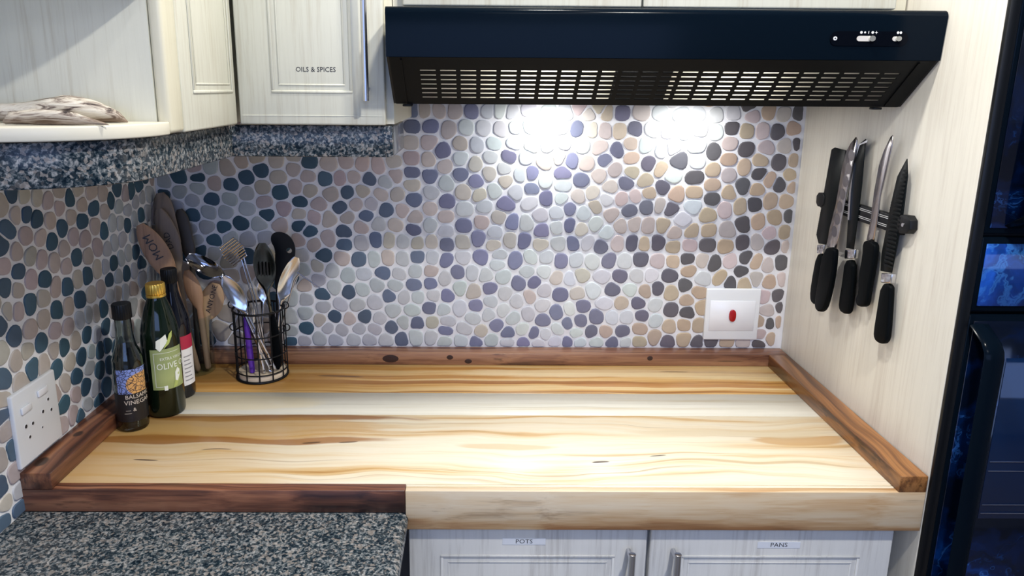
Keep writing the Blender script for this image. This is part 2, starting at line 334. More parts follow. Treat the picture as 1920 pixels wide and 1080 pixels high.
def mosaic(seeds, x0, x1, z0f, z1f, put, parent, limit):
    gap = .0027; NA = 18; cells = []
    P = [(p[0], p[1]) for p in seeds]
    for i, (x, z, c) in enumerate(seeds):
        if not (x0 < x < x1 and z0f(x)+.003 < z < z1f(x)-.003): continue
        near = sorted(((qx-x)**2+(qz-z)**2, qx, qz) for k, (qx, qz) in enumerate(P) if k != i and abs(qx-x) < .1 and abs(qz-z) < .1)[:12]
        pl = [(math.sqrt(d)/2-gap, math.atan2(qz-z, qx-x)) for d, qx, qz in near]
        pl += [(x-x0-.001, pi), (x1-x-.001, 0), (z1f(x)-z-.0008, pi/2), (z-z0f(x)-.0008, -pi/2)]
        hard = pl[-4:]
        rs = []
        for k in range(NA):
            a = 2*pi*k/NA; s = 0
            for d, th in pl:
                cc = cos(a-th)
                if cc > .12: s += (cc/max(d, .002))**11
            r = s**(-1/11) if s > 0 else .03
            rs.append(min(r*1.03, .033))
        rs = [(rs[k-1]+2*rs[k]+rs[(k+1) % NA])/4 for k in range(NA)]
        for k in range(NA):
            a = 2*pi*k/NA
            for d, th in hard:
                cc = cos(a-th)
                if cc > .05: rs[k] = min(rs[k], d/cc)
        ka, ph, am_ = rnd.choice((1, 2, 3)), rnd.uniform(0, 2*pi), rnd.uniform(.03, .15)
        rs = [r*(1.03-am_*(.5+.5*cos(ka*(2*pi*k/NA-ph)))) for k, r in enumerate(rs)]
        area = sum(rs[k]*rs[(k+1) % NA] for k in range(NA))*.5*sin(2*pi/NA)
        cells.append((area, x, z, c, rs))
    order = sorted(range(len(cells)), key=lambda i: -cells[i][0]*(1 if put == 'b' else (1.5+cells[i][1])))
    single = set(order[:limit]); J = Mesh(); tones = []
    w0 = wloc(parent)
    for i, (area, x, z, c, rs) in enumerate(cells):
        h = rnd.uniform(.0022, .0033); tx, tz = rnd.uniform(-.02, .02), rnd.uniform(-.02, .02)
        v = []; f = []
        for lev, (sc_, hh) in enumerate(((1.0, -.001), (.985, h*.62), (.935, h*.94), (.82, h))):
            for k in range(NA):
                a = 2*pi*k/NA; px = rs[k]*sc_*cos(a); pz = rs[k]*sc_*sin(a)
                dd = hh+(px*tx+pz*tz if lev else 0)
                v.append((x+px, -dd, z+pz) if put == 'b' else (dd, x+px, z+pz))
        for L_ in range(3):
            for k in range(NA):
                a, b = L_*NA+k, L_*NA+(k+1) % NA; f.append((a, b, b+NA, a+NA))
        f.append(tuple(range(3*NA, 4*NA)))
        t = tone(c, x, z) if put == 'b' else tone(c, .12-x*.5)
        if i in single:
            ctr = Vector((x, 0, z)) if put == 'b' else Vector((0, x, z))
            me = bpy.data.meshes.new('pebble'); me.from_pydata([tuple(Vector(q)-ctr) for q in v], [], f if put != 'b' else [q for q in f]); me.update()
            bm = bmesh.new(); bm.from_mesh(me); bmesh.ops.recalc_face_normals(bm, faces=bm.faces)
            n = Vector((0, -1, 0)) if put == 'b' else Vector((1, 0, 0))
            bm.faces.ensure_lookup_table()
            if bm.faces[-1].normal.dot(n) < 0: bmesh.ops.reverse_faces(bm, faces=bm.faces)
            for q in bm.faces: q.smooth = True
            bm.to_mesh(me); bm.free(); me.materials.append(M['peb'])
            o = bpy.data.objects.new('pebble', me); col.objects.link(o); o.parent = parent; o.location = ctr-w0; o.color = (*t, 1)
        else:
            J.add(v, f if put == 'b' else f); tones += [t]*len(v)
    if J.v:
        o = J.build('pebble', M['peb_a'], parent, smooth=True); o['kind'] = 'stuff'
        for p in o.data.polygons: p.use_smooth = True
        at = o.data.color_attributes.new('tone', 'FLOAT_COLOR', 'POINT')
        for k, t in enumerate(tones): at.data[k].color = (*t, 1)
z1b = lambda x: .598 if x < .60 else .66
bs = fill(parse(BACK_STONES), .004, 1.522, lambda x: .031, z1b, .034)
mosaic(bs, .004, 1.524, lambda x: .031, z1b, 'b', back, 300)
z0l = lambda y: .031 if y > -.6 else -.0405
ls = fill(parse(LEFT_STONES), -1.1, -.006, z0l, lambda y: .60, .036)
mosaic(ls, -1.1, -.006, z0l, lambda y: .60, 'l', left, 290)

# ================================================================== COOKTOP BOARD
TL, TR_, SB = .0412, .0736, .646
am, pale, crm = (.62, .33, .10), (.66, .62, .50), (.86, .73, .50)
bt = thing('wooden_worktop_board', (0, 0, 0), 'large pale wooden board with raised dark edges beneath the black hood', 'board')
wA = wood('plank_amber', [(.30, (.26, .09, .02)), (.40, (.52, .25, .06)), (.50, (.72, .45, .17)), (.60, (.82, .64, .35)), (.72, (.66, .40, .14))], 0, 42, .010, seed=1, lineamt=.7, tint=(1.9, .3, (.58, .31, .08), .6),
          extra=[(.0, 1.3, -.162, -.140, (.34, .13, .03), .8), (.0, .5, -.2, -.1, (.50, .25, .06), .6), (.3, 1.5, -.205, -.199, (.35, .15, .05), .8), (.7, 1.55, -.125, -.07, (.85, .72, .47), .55), (.9, 1.55, -.175, -.155, (.50, .23, .08), .7), (.38, .5, -.125, -.115, (.1, .05, .03), .7), (1.2, 1.28, -.092, -.086, (.08, .05, .03), .8)])
wB_ = wood('plank_grey', [(.30, (.58, .50, .34)), (.42, (.66, .64, .56)), (.55, (.72, .70, .62)), (.70, (.76, .72, .60))], 0, 34, .008, seed=5, lineamt=.5,
           extra=[(.05, .45, -.30, -.215, (.80, .70, .48), .6)])
wC = wood('plank_cream', [(.27, (.50, .27, .09)), (.36, (.72, .50, .25)), (.45, (.84, .72, .52)), (.56, (.88, .81, .66)), (.70, (.82, .70, .48))], 0, 30, .026, seed=9, lineamt=.6, tint=(1.0, .35, (.68, .40, .12), .8),
          extra=[(-.05, .66, -.345, -.318, (.34, .14, .035), .9), (-.1, .62, -.42, -.325, (.66, .37, .10), .6), (-.1, .60, -.44, -.41, (.40, .17, .04), .85), (.0, .30, -.41, -.36, (.78, .52, .2), .5),
                 (.60, 1.0, -.330, -.320, (.66, .42, .18), .7), (1.30, 1.50, -.43, -.385, (.62, .36, .13), .75), (1.05, 1.5, -.40, -.36, (.74, .62, .42), .6),
                 (.72, .92, -.455, -.43, (.66, .48, .26), .6), (1.0, 1.5, -.515, -.505, (.58, .44, .26), .7), (.9, 1.25, -.477, -.470, (.60, .46, .28), .7),
                 (.975, 1.01, -.498, -.491, (.05, .03, .02), .95), (1.085, 1.12, -.484, -.479, (.06, .04, .03), .95), (.14, .19, -.503, -.498, (.06, .03, .02), .95),
                 (.25, .31, -.475, -.471, (.10, .05, .03), .8), (.43, .47, -.432, -.426, (.10, .05, .02), .8), (.50, .54, -.436, -.430, (.12, .06, .02), .8)])
wD = wood('plank_straw', [(.30, (.72, .50, .22)), (.48, (.86, .68, .36)), (.65, (.88, .76, .50))], 0, 30, .006, seed=13)
walnut = wood('dark_reddish_timber', [(.30, (.030, .012, .010)), (.42, (.11, .042, .026)), (.52, (.25, .10, .055)), (.62, (.38, .17, .09)), (.76, (.28, .11, .06))], 0, 60, .02, .38, seed=21, lineamt=.7,
              extra=[(.60, .72, -.2, .2, (.02, .01, .01), .0)])
walnutY = wood('dark_timber_lengthways', [(.30, (.030, .012, .006)), (.42, (.10, .038, .014)), (.52, (.21, .085, .025)), (.62, (.36, .16, .05)), (.76, (.18, .07, .022))], 1, 60, .02, .34, seed=33, lineamt=.75)
walnutL = wood('dark_timber_left', [(.30, (.035, .015, .010)), (.42, (.085, .032, .018)), (.55, (.17, .066, .034)), (.68, (.28, .12, .055))], 1, 60, .02, .34, seed=41, lineamt=.7,
               extra=[(-.580, -.545, .012, .036, (.02, .01, .006), .9), (-.475, -.450, .025, .045, (.02, .01, .006), .9)])
walnutB = wood('dark_timber_back', [(.30, (.030, .012, .010)), (.42, (.11, .045, .028)), (.52, (.23, .105, .062)), (.63, (.38, .20, .11)), (.78, (.22, .10, .06))], 0, 60, .014, .36, seed=51, lineamt=.75)
wF = wood('apron_timber', [(.30, (.38, .18, .07)), (.42, (.58, .37, .19)), (.52, (.70, .54, .35)), (.64, (.76, .65, .49)), (.8, (.62, .44, .27))], 0, 34, .016, .42, seed=61, lineamt=.5)
XR = W-.002
g_ = .0003
def plank(x0, x1, y0, y1, z0, z1, mat, name='plank', label=None, bev=.0006):
    o = box(name, (x0, x1, y0+g_, y1-g_, z0, z1), mat, bt, bevel=bev, seg=1)
    if label: o['label'] = label
    return o
plank(.0, XR, -.209, -.002, -TL, 0, wA, label='amber streaked plank along the back')
plank(.0, XR, -.317, -.209, -TL, -.0001, wB_, label='greyish pale plank')
plank(.0, XR, -.578, -.317, -TL, 0, wC, label='wide cream plank with brown figure and small knots')
plank(SB, XR, -.586, -.578, -TL, -.0001, wC)
# dark front edging on the left, thick pale apron on the right
o = box('edging', (.0, SB-.0008, -.600, -.578-g_, -TL, 0), walnut, bt, bevel=.001, seg=2); o['label'] = 'dark reddish front edging'
o = box('apron', (SB, XR, -.600, -.586-g_, -TR_, 0), wF, bt, bevel=.0012, seg=2); o['label'] = 'deep pale front apron'
box('bearer', (SB+.001, XR-.001, -.585, -.02, -TR_, -TL-.0003), wF, bt)
HS = .0302
o = box('edge_strip', (.0008, .0535, -.600, -.0482, .0002, HS), walnutL, bt, bevel=.0014); o['label'] = 'left dark edge strip'
o = box('edge_strip', (XR-.0468, XR, -.600, -.0482, .0002, HS), walnutY, bt, bevel=.0014); o['label'] = 'right brown edge strip'
o = box('edge_strip', (.0008, XR, -.0478, -.0008, .0002, HS), walnutB, bt, bevel=.0012); o['label'] = 'back dark edge strip'
# knots in the back strip
for kx, kz, a, b in ((.555, .016, .020, .010), (.70, .020, .008, .006), (.745, .010, .009, .006), (.79, .032, .006, .002), (1.19, .02, .007, .006)):
    if kz < .03: mk('knot', [(kx+a*cos(t*pi/7), -.0479, kz+b*sin(t*pi/7)) for t in range(14)]+[(kx+a*.5*cos(t*pi/7), -.0483, kz+b*.5*sin(t*pi/7)) for t in range(14)],
       [(t, (t+1) % 14, (t+1) % 14+14, t+14) for t in range(14)]+[tuple(range(14, 28))], flat('knot_dark', (.035, .015, .012), .5), bt)

# ================================================================== GRANITE WORKTOP + BASE CABINETS
prof = [(0.0, -.073), (.636, -.073)]+[(.636+.014*sin(t*pi/8), -.059-.014*cos(t*pi/8)) for t in range(1, 4)]+[(.650, -.055)]+[(.636+.014*cos(t*pi/8), -.0555+.014*sin(t*pi/8)) for t in range(1, 5)]+[(0, -.0415)]
gv, gf = prism_vf(prof, -1.9, -.6005, 'y')
gw = mk('granite_worktop', [(x+.0005, y, z) for x, y, z in gv], gf, M['granite'], None, smooth=True, angle=35)
tag(gw, 'grey speckled granite worktop lower left in front of the wooden board', 'worktop')
def routed_panel(n_axis, a0, a1, z0, z1, face, out, depth=.003, wd=.006, mat=None, parent=None, arch=False):
    """two nested routed lines: raised mouldings on the door. n_axis x or y."""
    for k, (ins, w_, d_) in enumerate(((0, .005, .0022), (.013, .003, .0014))):
        A0, A1, Z0, Z1 = a0+ins, a1-ins, z0+ins, z1-ins
        m = Mesh()
        for (p0, p1, q0, q1) in ((A0, A1, Z0, Z0+w_), (A0, A1, Z1-w_, Z1), (A0, A0+w_, Z0+w_, Z1-w_), (A1-w_, A1, Z0+w_, Z1-w_)):
            if n_axis == 'y': m.box(p0, p1, min(face, face+out*d_), max(face, face+out*d_), q0, q1)
            else: m.box(min(face, face+out*d_), max(face, face+out*d_), p0, p1, q0, q1)
        m.build('moulding', mat, parent, bevel=.0008, seg=1)
def bar_handle(cx, cy, z0, z1, out, posts, parent, r=.006, reach=.030, ends=None):
    o = tube('handle', [(cx, cy, z0), (cx, cy, z0+.0005), (cx, cy, z1-.0005), (cx, cy, z1)], [r*.85, r, r, r*.85], M['steel_b'], parent, 14)
    for z in posts: mk('post', *tube_vf([(cx, cy, z), (cx+out[0]*reach, cy+out[1]*reach, z)], r*.7, 10), M['steel_b'], o, smooth=True)
    return o
# right base cabinet below the apron
bc = thing('base_cabinet', (1.085, -.28, FLOOR), 'white base cabinet with POTS and PANS tags on its two doors', 'cabinet', 'base cabinets')
cz1 = -TR_-.001
box('body', (SB+.002, XR-.030, -.565, -.01, FLOOR+.1, cz1), M['lower'], bc)
box('plinth', (SB+.012, XR-.030, -.53, -.03, FLOOR, FLOOR+.0995), M['dark'], bc)
def door(x0, x1, hx, txt, tx0, tx1, tz, lab):
    d = box('door', (x0, x1, -.586, -.5665, FLOOR+.11, cz1-.003), M['lower'], bc, bevel=.003); d['label'] = lab
    routed_panel('y', x0+.055, x1-.055, FLOOR+.17, -.132, -.586, -1, mat=M['lower'], parent=d)
    bar_handle(hx, -.616, -.29, -.108, (0, 1), (-.275, -.122), d)
    t = box('name_tag', (tx0, tx1, -.5868, -.5861, tz-.0062, tz+.0062), M['label_white'], d)
    text('lettering', txt, .0115, ((tx0+tx1)/2, -.5870, tz), (1, 0, 0), (0, 0, 1), M['black_print'], d, 1.1)
door(SB+.003, 1.064, 1.032, 'POTS', .812, .887, -.1055, 'left door with white POTS tag')
door(1.070, XR-.034, 1.110, 'PANS', 1.257, 1.332, -.111, 'right door with white PANS tag')
# left base cabinet below the granite, doors facing right
lc = thing('base_cabinet', (.3, -1.2, FLOOR), 'white base cabinet below the granite worktop, seen edge on', 'cabinet', 'base cabinets')
box('body', (.002, .612, -1.9, -.602, FLOOR+.1, -.0735), M['lower'], lc)
box('plinth', (.002, .57, -1.88, -.62, FLOOR, FLOOR+.0995), M['dark'], lc)
for k in range(3):
    y1 = -.63-k*.42; d = box('door', (.6125, .630, y1-.41, y1, FLOOR+.11, -.078), M['lower'], lc, bevel=.003)
    routed_panel('x', y1-.355, y1-.055, FLOOR+.17, -.14, .630, 1, mat=M['lower'], parent=d)
    bar_handle(.660, y1-.37, -.29, -.12, (-1, 0), (-.275, -.135), d)

# ================================================================== TALL END PANEL + OVEN TOWER
ep = box('tall_partition', (W, W+.0165, -.5985, -.001, FLOOR, CEIL-.002), M['panel'], None, bevel=.001)
tag(ep, 'tall pale wood grain partition carrying the knife rack right of the pebble wall', 'partition')
ot = thing('oven_tower', (1.85, -.3, FLOOR), 'tall glossy black oven tower with painted blue reflections beside the pale end panel', 'oven')
mg = new_mat('painted_blue_reflection', .07); g = G(mg); o_ = g.coord()  # blue room reflections painted into the glass colour as veins and clouds
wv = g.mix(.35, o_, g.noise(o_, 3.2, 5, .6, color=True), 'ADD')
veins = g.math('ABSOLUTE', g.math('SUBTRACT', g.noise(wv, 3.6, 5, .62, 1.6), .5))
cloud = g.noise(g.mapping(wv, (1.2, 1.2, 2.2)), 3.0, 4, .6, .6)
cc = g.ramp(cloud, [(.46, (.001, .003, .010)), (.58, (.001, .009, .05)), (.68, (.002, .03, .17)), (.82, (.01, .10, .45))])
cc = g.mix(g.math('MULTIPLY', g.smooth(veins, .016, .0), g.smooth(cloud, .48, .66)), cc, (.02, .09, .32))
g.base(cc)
M['painted_refl'] = mg
mg2 = new_mat('painted_bright_reflection', .07); g = G(mg2); o_ = g.coord()  # brighter copy: the drawer's stronger blue reflection is painted into its colour
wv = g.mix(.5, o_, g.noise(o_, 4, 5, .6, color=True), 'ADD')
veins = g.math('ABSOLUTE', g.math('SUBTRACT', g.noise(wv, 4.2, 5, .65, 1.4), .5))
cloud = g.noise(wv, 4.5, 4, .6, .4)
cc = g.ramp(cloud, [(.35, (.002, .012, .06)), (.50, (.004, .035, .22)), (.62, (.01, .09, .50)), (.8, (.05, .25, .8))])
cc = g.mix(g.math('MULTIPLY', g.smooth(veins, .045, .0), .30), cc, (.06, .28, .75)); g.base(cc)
M['painted_refl_bright'] = mg2
M['glassdoor'] = flat('deep_blue_glass', (.001, .012, .05), .05)
OX0, OX1 = W+.0005, 2.13
box('side_trim', (OX0, W+.0175, -.606, -.599, FLOOR, CEIL-.01), M['black2'], ot, bevel=.001, seg=1)
box('carcass', (W+.018, OX1, -.585, -.01, FLOOR, CEIL-.01), M['black2'], ot, bevel=.003)
YF = -.603
px0 = W+.0185
def odoor(z0, z1, mat, name, lab):
    fr = box(name, (px0, OX1-.004, YF, -.5855, z0, z1), M['black'], ot, bevel=.003); fr['label'] = lab
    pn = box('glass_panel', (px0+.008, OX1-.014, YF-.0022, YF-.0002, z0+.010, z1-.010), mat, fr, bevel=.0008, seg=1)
    return fr
d1 = odoor(.448, 1.30, M['painted_refl'], 'upper_door', 'upper door with painted blue reflections')
d2 = odoor(.322, .443, M['painted_refl_bright'], 'middle_drawer', 'drawer front with bright painted blue reflections')
d3 = odoor(-.78, .317, M['painted_refl'], 'lower_door', 'lower door with painted blue reflections and a window')
def strap_handle(parent, x, zt, zb, mount_top=True):
    y0, y1 = YF-.0025, YF-.045
    # flat bar with rounded bends back to the door at both ends
    path = [(y0, zt), (y1+.012, zt-.018), (y1+.003, zt-.030), (y1, zt-.042), (y1, zb+.042), (y1+.003, zb+.030), (y1+.012, zb+.018), (y0, zb)]
    hw = .016; v = []; f = []
    for i, (y, z) in enumerate(path):
        a = path[max(i-1, 0)]; b = path[min(i+1, len(path)-1)]; t = Vector((0, b[0]-a[0], b[1]-a[1])).normalized(); n = Vector((0, -t.z, t.y))
        if n.y > 0: n = -n
        for sx, d in ((-hw, 0), (-hw*.7, .004), (hw*.7, .004), (hw, 0), (hw*.7, -.003), (-hw*.7, -.003)):
            v.append((x+sx, y+n.y*d, z+n.z*d))
    for i in range(len(path)-1):
        for k in range(6):
            a, b = i*6+k, i*6+(k+1) % 6; f.append((a, b, b+6, a+6))
    f += [tuple(range(6)), tuple(range((len(path)-1)*6, len(path)*6))]
    return mk('handle', v, f, M['black'], parent, smooth=True, angle=50)
strap_handle(d3, W+.036, .300, -.70)
strap_handle(d1, W+.064, 1.22, .462)
wn = box('door_window', (OX0+.088, OX1-.10, YF-.0035, YF-.0023, -.045, .245), M['glassdoor'], d3, bevel=.0008, seg=1)
for z in (.062, .045, -.018, -.034): tube('rail', [(OX0+.09, YF-.0042, z), (OX1-.102, YF-.0042, z)], .0009, M['steel'], d3, None or 6)
# ================================================================== UPPER CABINETS
UZ0, UZ1 = .597, 1.28
rc = thing('wall_cabinet', (.47, -.18, UZ0), 'cream wall cabinet with its door marked OILS & SPICES', 'cabinet', 'wall cabinets')
box('body', (.335, .611, -.351, -.004, UZ0, UZ1), M['cream_plain'], rc)
d = box('door', (.3345, .5975, -.372, -.3515, UZ0-.001, UZ1), M['cream'], rc, bevel=.003)
routed_panel('y', .395, .540, .652, UZ1-.06, -.372, -1, mat=M['cream'], parent=d)
bar_handle(.568, -.402, .639, UZ1-.14, (0, 1), (.66, UZ1-.17), d, .0055)
box('moulding', (.340, .592, -.3728, -.3719, .6115, .6128), M['cream'], d)
text('lettering', 'OILS & SPICES', .0118, (.4755, -.3724, .693), (1, 0, 0), (0, 0, 1), M['black_print'], d, 1.0)
l2 = thing('wall_cabinet', (.16, -.35, UZ0), 'cream wall cabinet on the left wall, its narrow door facing the hood', 'cabinet', 'wall cabinets')
box('body', (.0045, .311, -.655, -.004, UZ0, UZ1), M['cream'], l2)
d = box('door', (.3115, .331, -.608, -.374, UZ0-.001, UZ1), M['cream'], l2, bevel=.003)
routed_panel('x', -.568, -.392, .652, UZ1-.06, .331, 1, mat=M['cream'], parent=d)
box('corner_post', (.3115, .331, -.656, -.6085, UZ0, UZ1), M['cream_plain'], l2, bevel=.006, seg=3)
# open end shelf with curved fronts
def curve_pts(r_x, yb, ext, x0, n=20):
    """quarter curve from (r_x,yb) bulging out to (x0,yb-ext)"""
    return [(x0+(r_x-x0)*cos(t*pi/2/n)**.62, yb-ext*sin(t*pi/2/n)**.9) for t in range(n+1)]
es = thing('end_shelf', (.16, -.72, UZ0), 'open cream end shelf with a curved front at the left end of the wall cabinets', 'shelf')
for z, nm in ((UZ0-.001, 'shelf_board'), (UZ0+.205, 'shelf_board')):
    pts = [(.0045, -.657)]+[(x, y) for x, y in curve_pts(.330, -.657, .175, .0045)]
    mk(nm, *prism_vf(pts[1:]+pts[:1], z, z+.018, 'z'), M['cream_shelf'], es, bevel=.002)
box('back_panel', (.0045, .012, -.80, -.6575, UZ0+.018, UZ0+.204), M['cream'], es)
# granite pelmet under the cabinets
PT, PB = UZ0-.003, .536
outer = [(.608, -.352), (.3107, -.352), (.3107, -.66)]+curve_pts(.3107, -.66, .155, .0045)[1:]
th = .02
inner = [(.608, -.352+th), (.3107-th, -.352+th), (.3107-th, -.66)]+curve_pts(.3107-th, -.66, .155-th, .0045)[1:]
n = len(outer); v = [(x, y, z) for z in (PB, PT) for x, y in outer+inner]; f = []
for i in range(n-1):
    a, b, c, d_ = i, i+1, n+i+1, n+i
    f += [(a, b, c, d_), (2*n+a, 2*n+d_, 2*n+c, 2*n+b), (a, 2*n+a, 2*n+b, b), (d_, c, 2*n+c, 2*n+d_)]
f += [(0, n, 3*n, 2*n), (n-1, 3*n-1, 4*n-1, 2*n-1)]
pm = thing('granite_pelmet', (.31, -.352, PB), 'dark speckled granite pelmet strip running under the cream wall cabinets', 'pelmet')
mk('front', v, f, M['granite'], pm, bevel=.002, seg=2)
rt = box('end_return', (.590, .6085, -.331, -.16, PB+.0005, PT), flat('polished_granite_end', (.20, .22, .25), .15), pm, bevel=.003)
# driftwood on the shelf
dm = new_mat('whitewashed_driftwood', .75); g = G(dm); o_ = g.coord()
gr = g.noise(g.mapping(o_, (9, 40, 70)), 1.2, 5, .65, 1.5)
c = g.ramp(gr, [(.38, (.04, .03, .03)), (.44, (.26, .21, .18)), (.50, (.60, .54, .46)), (.62, (.78, .74, .66)), (.75, (.55, .44, .32))])
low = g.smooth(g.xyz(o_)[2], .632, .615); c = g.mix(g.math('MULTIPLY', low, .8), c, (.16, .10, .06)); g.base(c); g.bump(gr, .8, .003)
def driftwood(name, x0, x1, y, zb, h, d, seed, lab):
    R = random.Random(seed); N = 22; K = 14; v = []; f = []
    for i in range(N):
        t = i/(N-1); x = x0+(x1-x0)*t
        env = max(.04, min(1, (1-t)*3.2)**.6)*(.75+.25*sin(2+t*5+seed))*(1 if t > .02 else .6)
        for k in range(K):
            a = 2*pi*k/K; rr = 1+.10*sin(3*a+t*6+seed)+R.uniform(-.05, .05)
            v.append((x, y+d*env*cos(a)*rr*.5, zb+max(0, h*env*(.5+.5*sin(a)*rr))+.0005))
    for i in range(N-1):
        for k in range(K):
            a, b = i*K+k, i*K+(k+1) % K; f.append((a, b, b+K, a+K))
    f += [tuple(range(K)), tuple(range((N-1)*K, N*K))]
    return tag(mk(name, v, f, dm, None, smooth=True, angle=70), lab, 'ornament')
driftwood('driftwood', .03, .292, -.700, UZ0+.0172, .046, .05, 1, 'long weathered driftwood piece lying on the curved end shelf')
driftwood('driftwood', .17, .300, -.765, UZ0+.0172, .020, .022, 4, 'small brown driftwood sliver in front of the longer one')
# cabinets above the hood
hc = thing('wall_cabinet', (1.06, -.17, .800), 'wide cream two-door wall cabinet directly above the black hood', 'cabinet', 'wall cabinets')
box('body', (.6125, 1.527, -.351, -.004, .795, UZ1), M['cream_plain'], hc)
for x0, x1 in ((.632, 1.051), (1.054, 1.499)):
    d = box('door', (x0, x1, -.372, -.3515, .803, UZ1), M['cream'], hc, bevel=.003)
    routed_panel('y', x0+.05, x1-.05, .845, UZ1-.06, -.372, -1, mat=M['cream'], parent=d)

# ================================================================== COOKER HOOD
HX0, HX1 = .6135, W-.0015
F0, F1 = (-.4728, .7863), (-.4685, .7126); R1 = (-.3736, .6353)
hd = thing('cooker_hood', ((HX0+HX1)/2, -.2, .6353), 'wide glossy black cooker hood above the board with sliding switches on its right', 'hood')
# shell: top, front fascia, ends, back (open underneath where the grille sits)
sec = [(-.36, .792), (-.462, .792)]+[(-.462-.0108*sin(t*pi/8), .7812+.0108*cos(t*pi/8)) for t in range(1, 5)]+[(F1[0], F1[1])]
inn = [(-.36, .788), (-.462, .788), (-.4685, .781), (-.4645, .7126)]
mk('fascia', *prism_vf(sec+[(-.4640, .7126), (-.4670, .7800), (-.4600, .7870), (-.36, .7870)], HX0, HX1, 'x'), M['black'], hd, smooth=True, angle=35)
box('top_plate', (HX0, HX1, -.3595, -.006, .787, .7915), M['black2'], hd)
end = [(-.006, .787), (-.006, .6353), (R1[0], R1[1]), (F1[0]+.004, F1[1]), (-.4665, .7795), (-.459, .7868)]
for a, b in ((HX0, HX0+.004), (HX1-.004, HX1)):
    mk('end_cheek', *prism_vf(end, a, b, 'x'), M['black2'], hd)
box('rear_plate', (HX0+.004, HX1-.004, -.010, -.006, .640, .7865), M['black2'], hd)
# slanted grille with slots: local coords s (0..1 down the slope)
sl = Vector((0, R1[0]-(F1[0]+.004), R1[1]-F1[1])); SL = sl.length; sd = sl.normalized(); nrm = Vector((0, sd.z, -sd.y))  # outward (down/front)
if nrm.z > 0: nrm = -nrm
G0 = Vector((0, F1[0]+.004, F1[1]))
def GP(x, s, off=0): return tuple(Vector((x, 0, 0))+G0+sd*s+nrm*off)
us = [HX0+.004]
for k in range(24):
    a = .6665+k*.03425; us += [a, a+.0265]
us.append(HX1-.004)
ss = [0]
s_first = .030
for k in range(7): a = s_first+k*.01155; ss += [a, a+.0042]
ss.append(SL)
v = []; f = []; NS = len(ss)
for x in us:
    for s in ss: v.append(GP(x, s))
for i in range(len(us)-1):
    for j in range(NS-1):
        if i % 2 == 1 and j % 2 == 1: continue
        f.append((i*NS+j, i*NS+j+1, (i+1)*NS+j+1, (i+1)*NS+j))
gr_ = mk('grille', v, f, M['grille'], hd)
sm = gr_.modifiers.new('thick', 'SOLIDIFY'); sm.thickness = .0012; sm.offset = 0
# rib frame lines on the grille
for x in (HX0+.022, HX1-.032):
    m = Mesh()
    a = [GP(x, .004, .0), GP(x+.003, .004, 0), GP(x+.003, SL-.003, 0), GP(x, SL-.003, 0)]; b = [GP(x, .004, .003), GP(x+.003, .004, .003), GP(x+.003, SL-.003, .003), GP(x, SL-.003, .003)]
    m.add(a+b, [(0, 1, 2, 3), (4, 7, 6, 5), (0, 4, 5, 1), (1, 5, 6, 2), (2, 6, 7, 3), (3, 7, 4, 0)])
    m.build('rib', M['grille'], hd)
# filters behind the grille: thin fibre sheets that let the lamp light through
fm_ = bpy.data.materials.new('filter_fibre'); fm_.use_nodes = True; t_ = fm_.node_tree; t_.nodes.remove(t_.nodes['Principled BSDF'])
a_ = t_.nodes.new('ShaderNodeBsdfTranslucent'); a_.inputs[0].default_value = (.85, .83, .76, 1)
t_.links.new(a_.outputs[0], t_.nodes['Material Output'].inputs[0])
for x0, x1 in ((HX0+.03, 1.00), (1.10, HX1-.04)):
    a = [GP(x, s, o_) for o_ in (-.010, -.012) for x, s in ((x0, .018), (x1, .018), (x1, SL-.003), (x0, SL-.003))]
    mk('filter', a, [(0, 1, 2, 3), (7, 6, 5, 4), (0, 4, 5, 1), (1, 5, 6, 2), (2, 6, 7, 3), (3, 7, 4, 0)], fm_, hd)
# bottom plate with two lamp lenses
box('bottom_plate', (HX0+.004, HX1-.004, R1[0]+.001, -.010, .6345, .6375), M['grille'], hd, bevel=.001, seg=1)
for x0, x1 in ((HX0+.016, HX0+.034), (HX1-.05, HX1-.034)):
    box('latch', (x0, x1, R1[0]-.003, R1[0]+.012, .6300, .6342), M['black2'], hd, bevel=.001, seg=1)
em = flat('lamp_lens', (1, 1, 1), .4); b = em.node_tree.nodes['Principled BSDF']
b.inputs['Emission Color'].default_value = (1, .96, .88, 1); b.inputs['Emission Strength'].default_value = 6
for x in (.93, 1.245):
    lathe('lamp_lens', (x, -.10, .6320), [(.0001, 0), (.020, 0), (.024, .0022)], em, hd, 24)
    light('hood_lamp_light', 'AREA', (x, -.10, .6310), 1.0 if x < 1 else .75, (1, .98, .94), .04, look=(x, -.10, 0))
    light('hood_filter_light', 'POINT', (x-.04, -.355, .7250), 1.5 if x < 1 else 1.0, (1, .97, .92), .02)
# control panel
CPX0, CPX1, CPZ = 1.340, 1.468, .7465
ang = math.atan2(F0[0]-F1[0], F0[1]-F1[1])
def FY(z): return F1[0]+(F0[0]-F1[0])*(z-F1[1])/(F0[1]-F1[1])
def stad(x0, x1, z, h, d0, d1, name, mat, par, n=8):
    r = h/2; P = [(x1-r+r*cos(-pi/2+pi*k/n), z+r*sin(-pi/2+pi*k/n)) for k in range(n+1)]+[(x0+r+r*cos(pi/2+pi*k/n), z+r*sin(pi/2+pi*k/n)) for k in range(n+1)]
    m_ = len(P); v = [(x, FY(zz)-d0, zz) for x, zz in P]+[(x, FY(zz)-d1, zz) for x, zz in P]
    return mk(name, v, [tuple(range(m_)), tuple(range(m_, 2*m_))[::-1]]+[(i, (i+1) % m_, (i+1) % m_+m_, i+m_) for i in range(m_)], mat, par, smooth=True, angle=30)
cp = stad(CPX0, CPX1, CPZ, .023, .0003, .0015, 'control_panel', flat('gloss_panel', (.002, .003, .006), .1, 0, .06), hd)
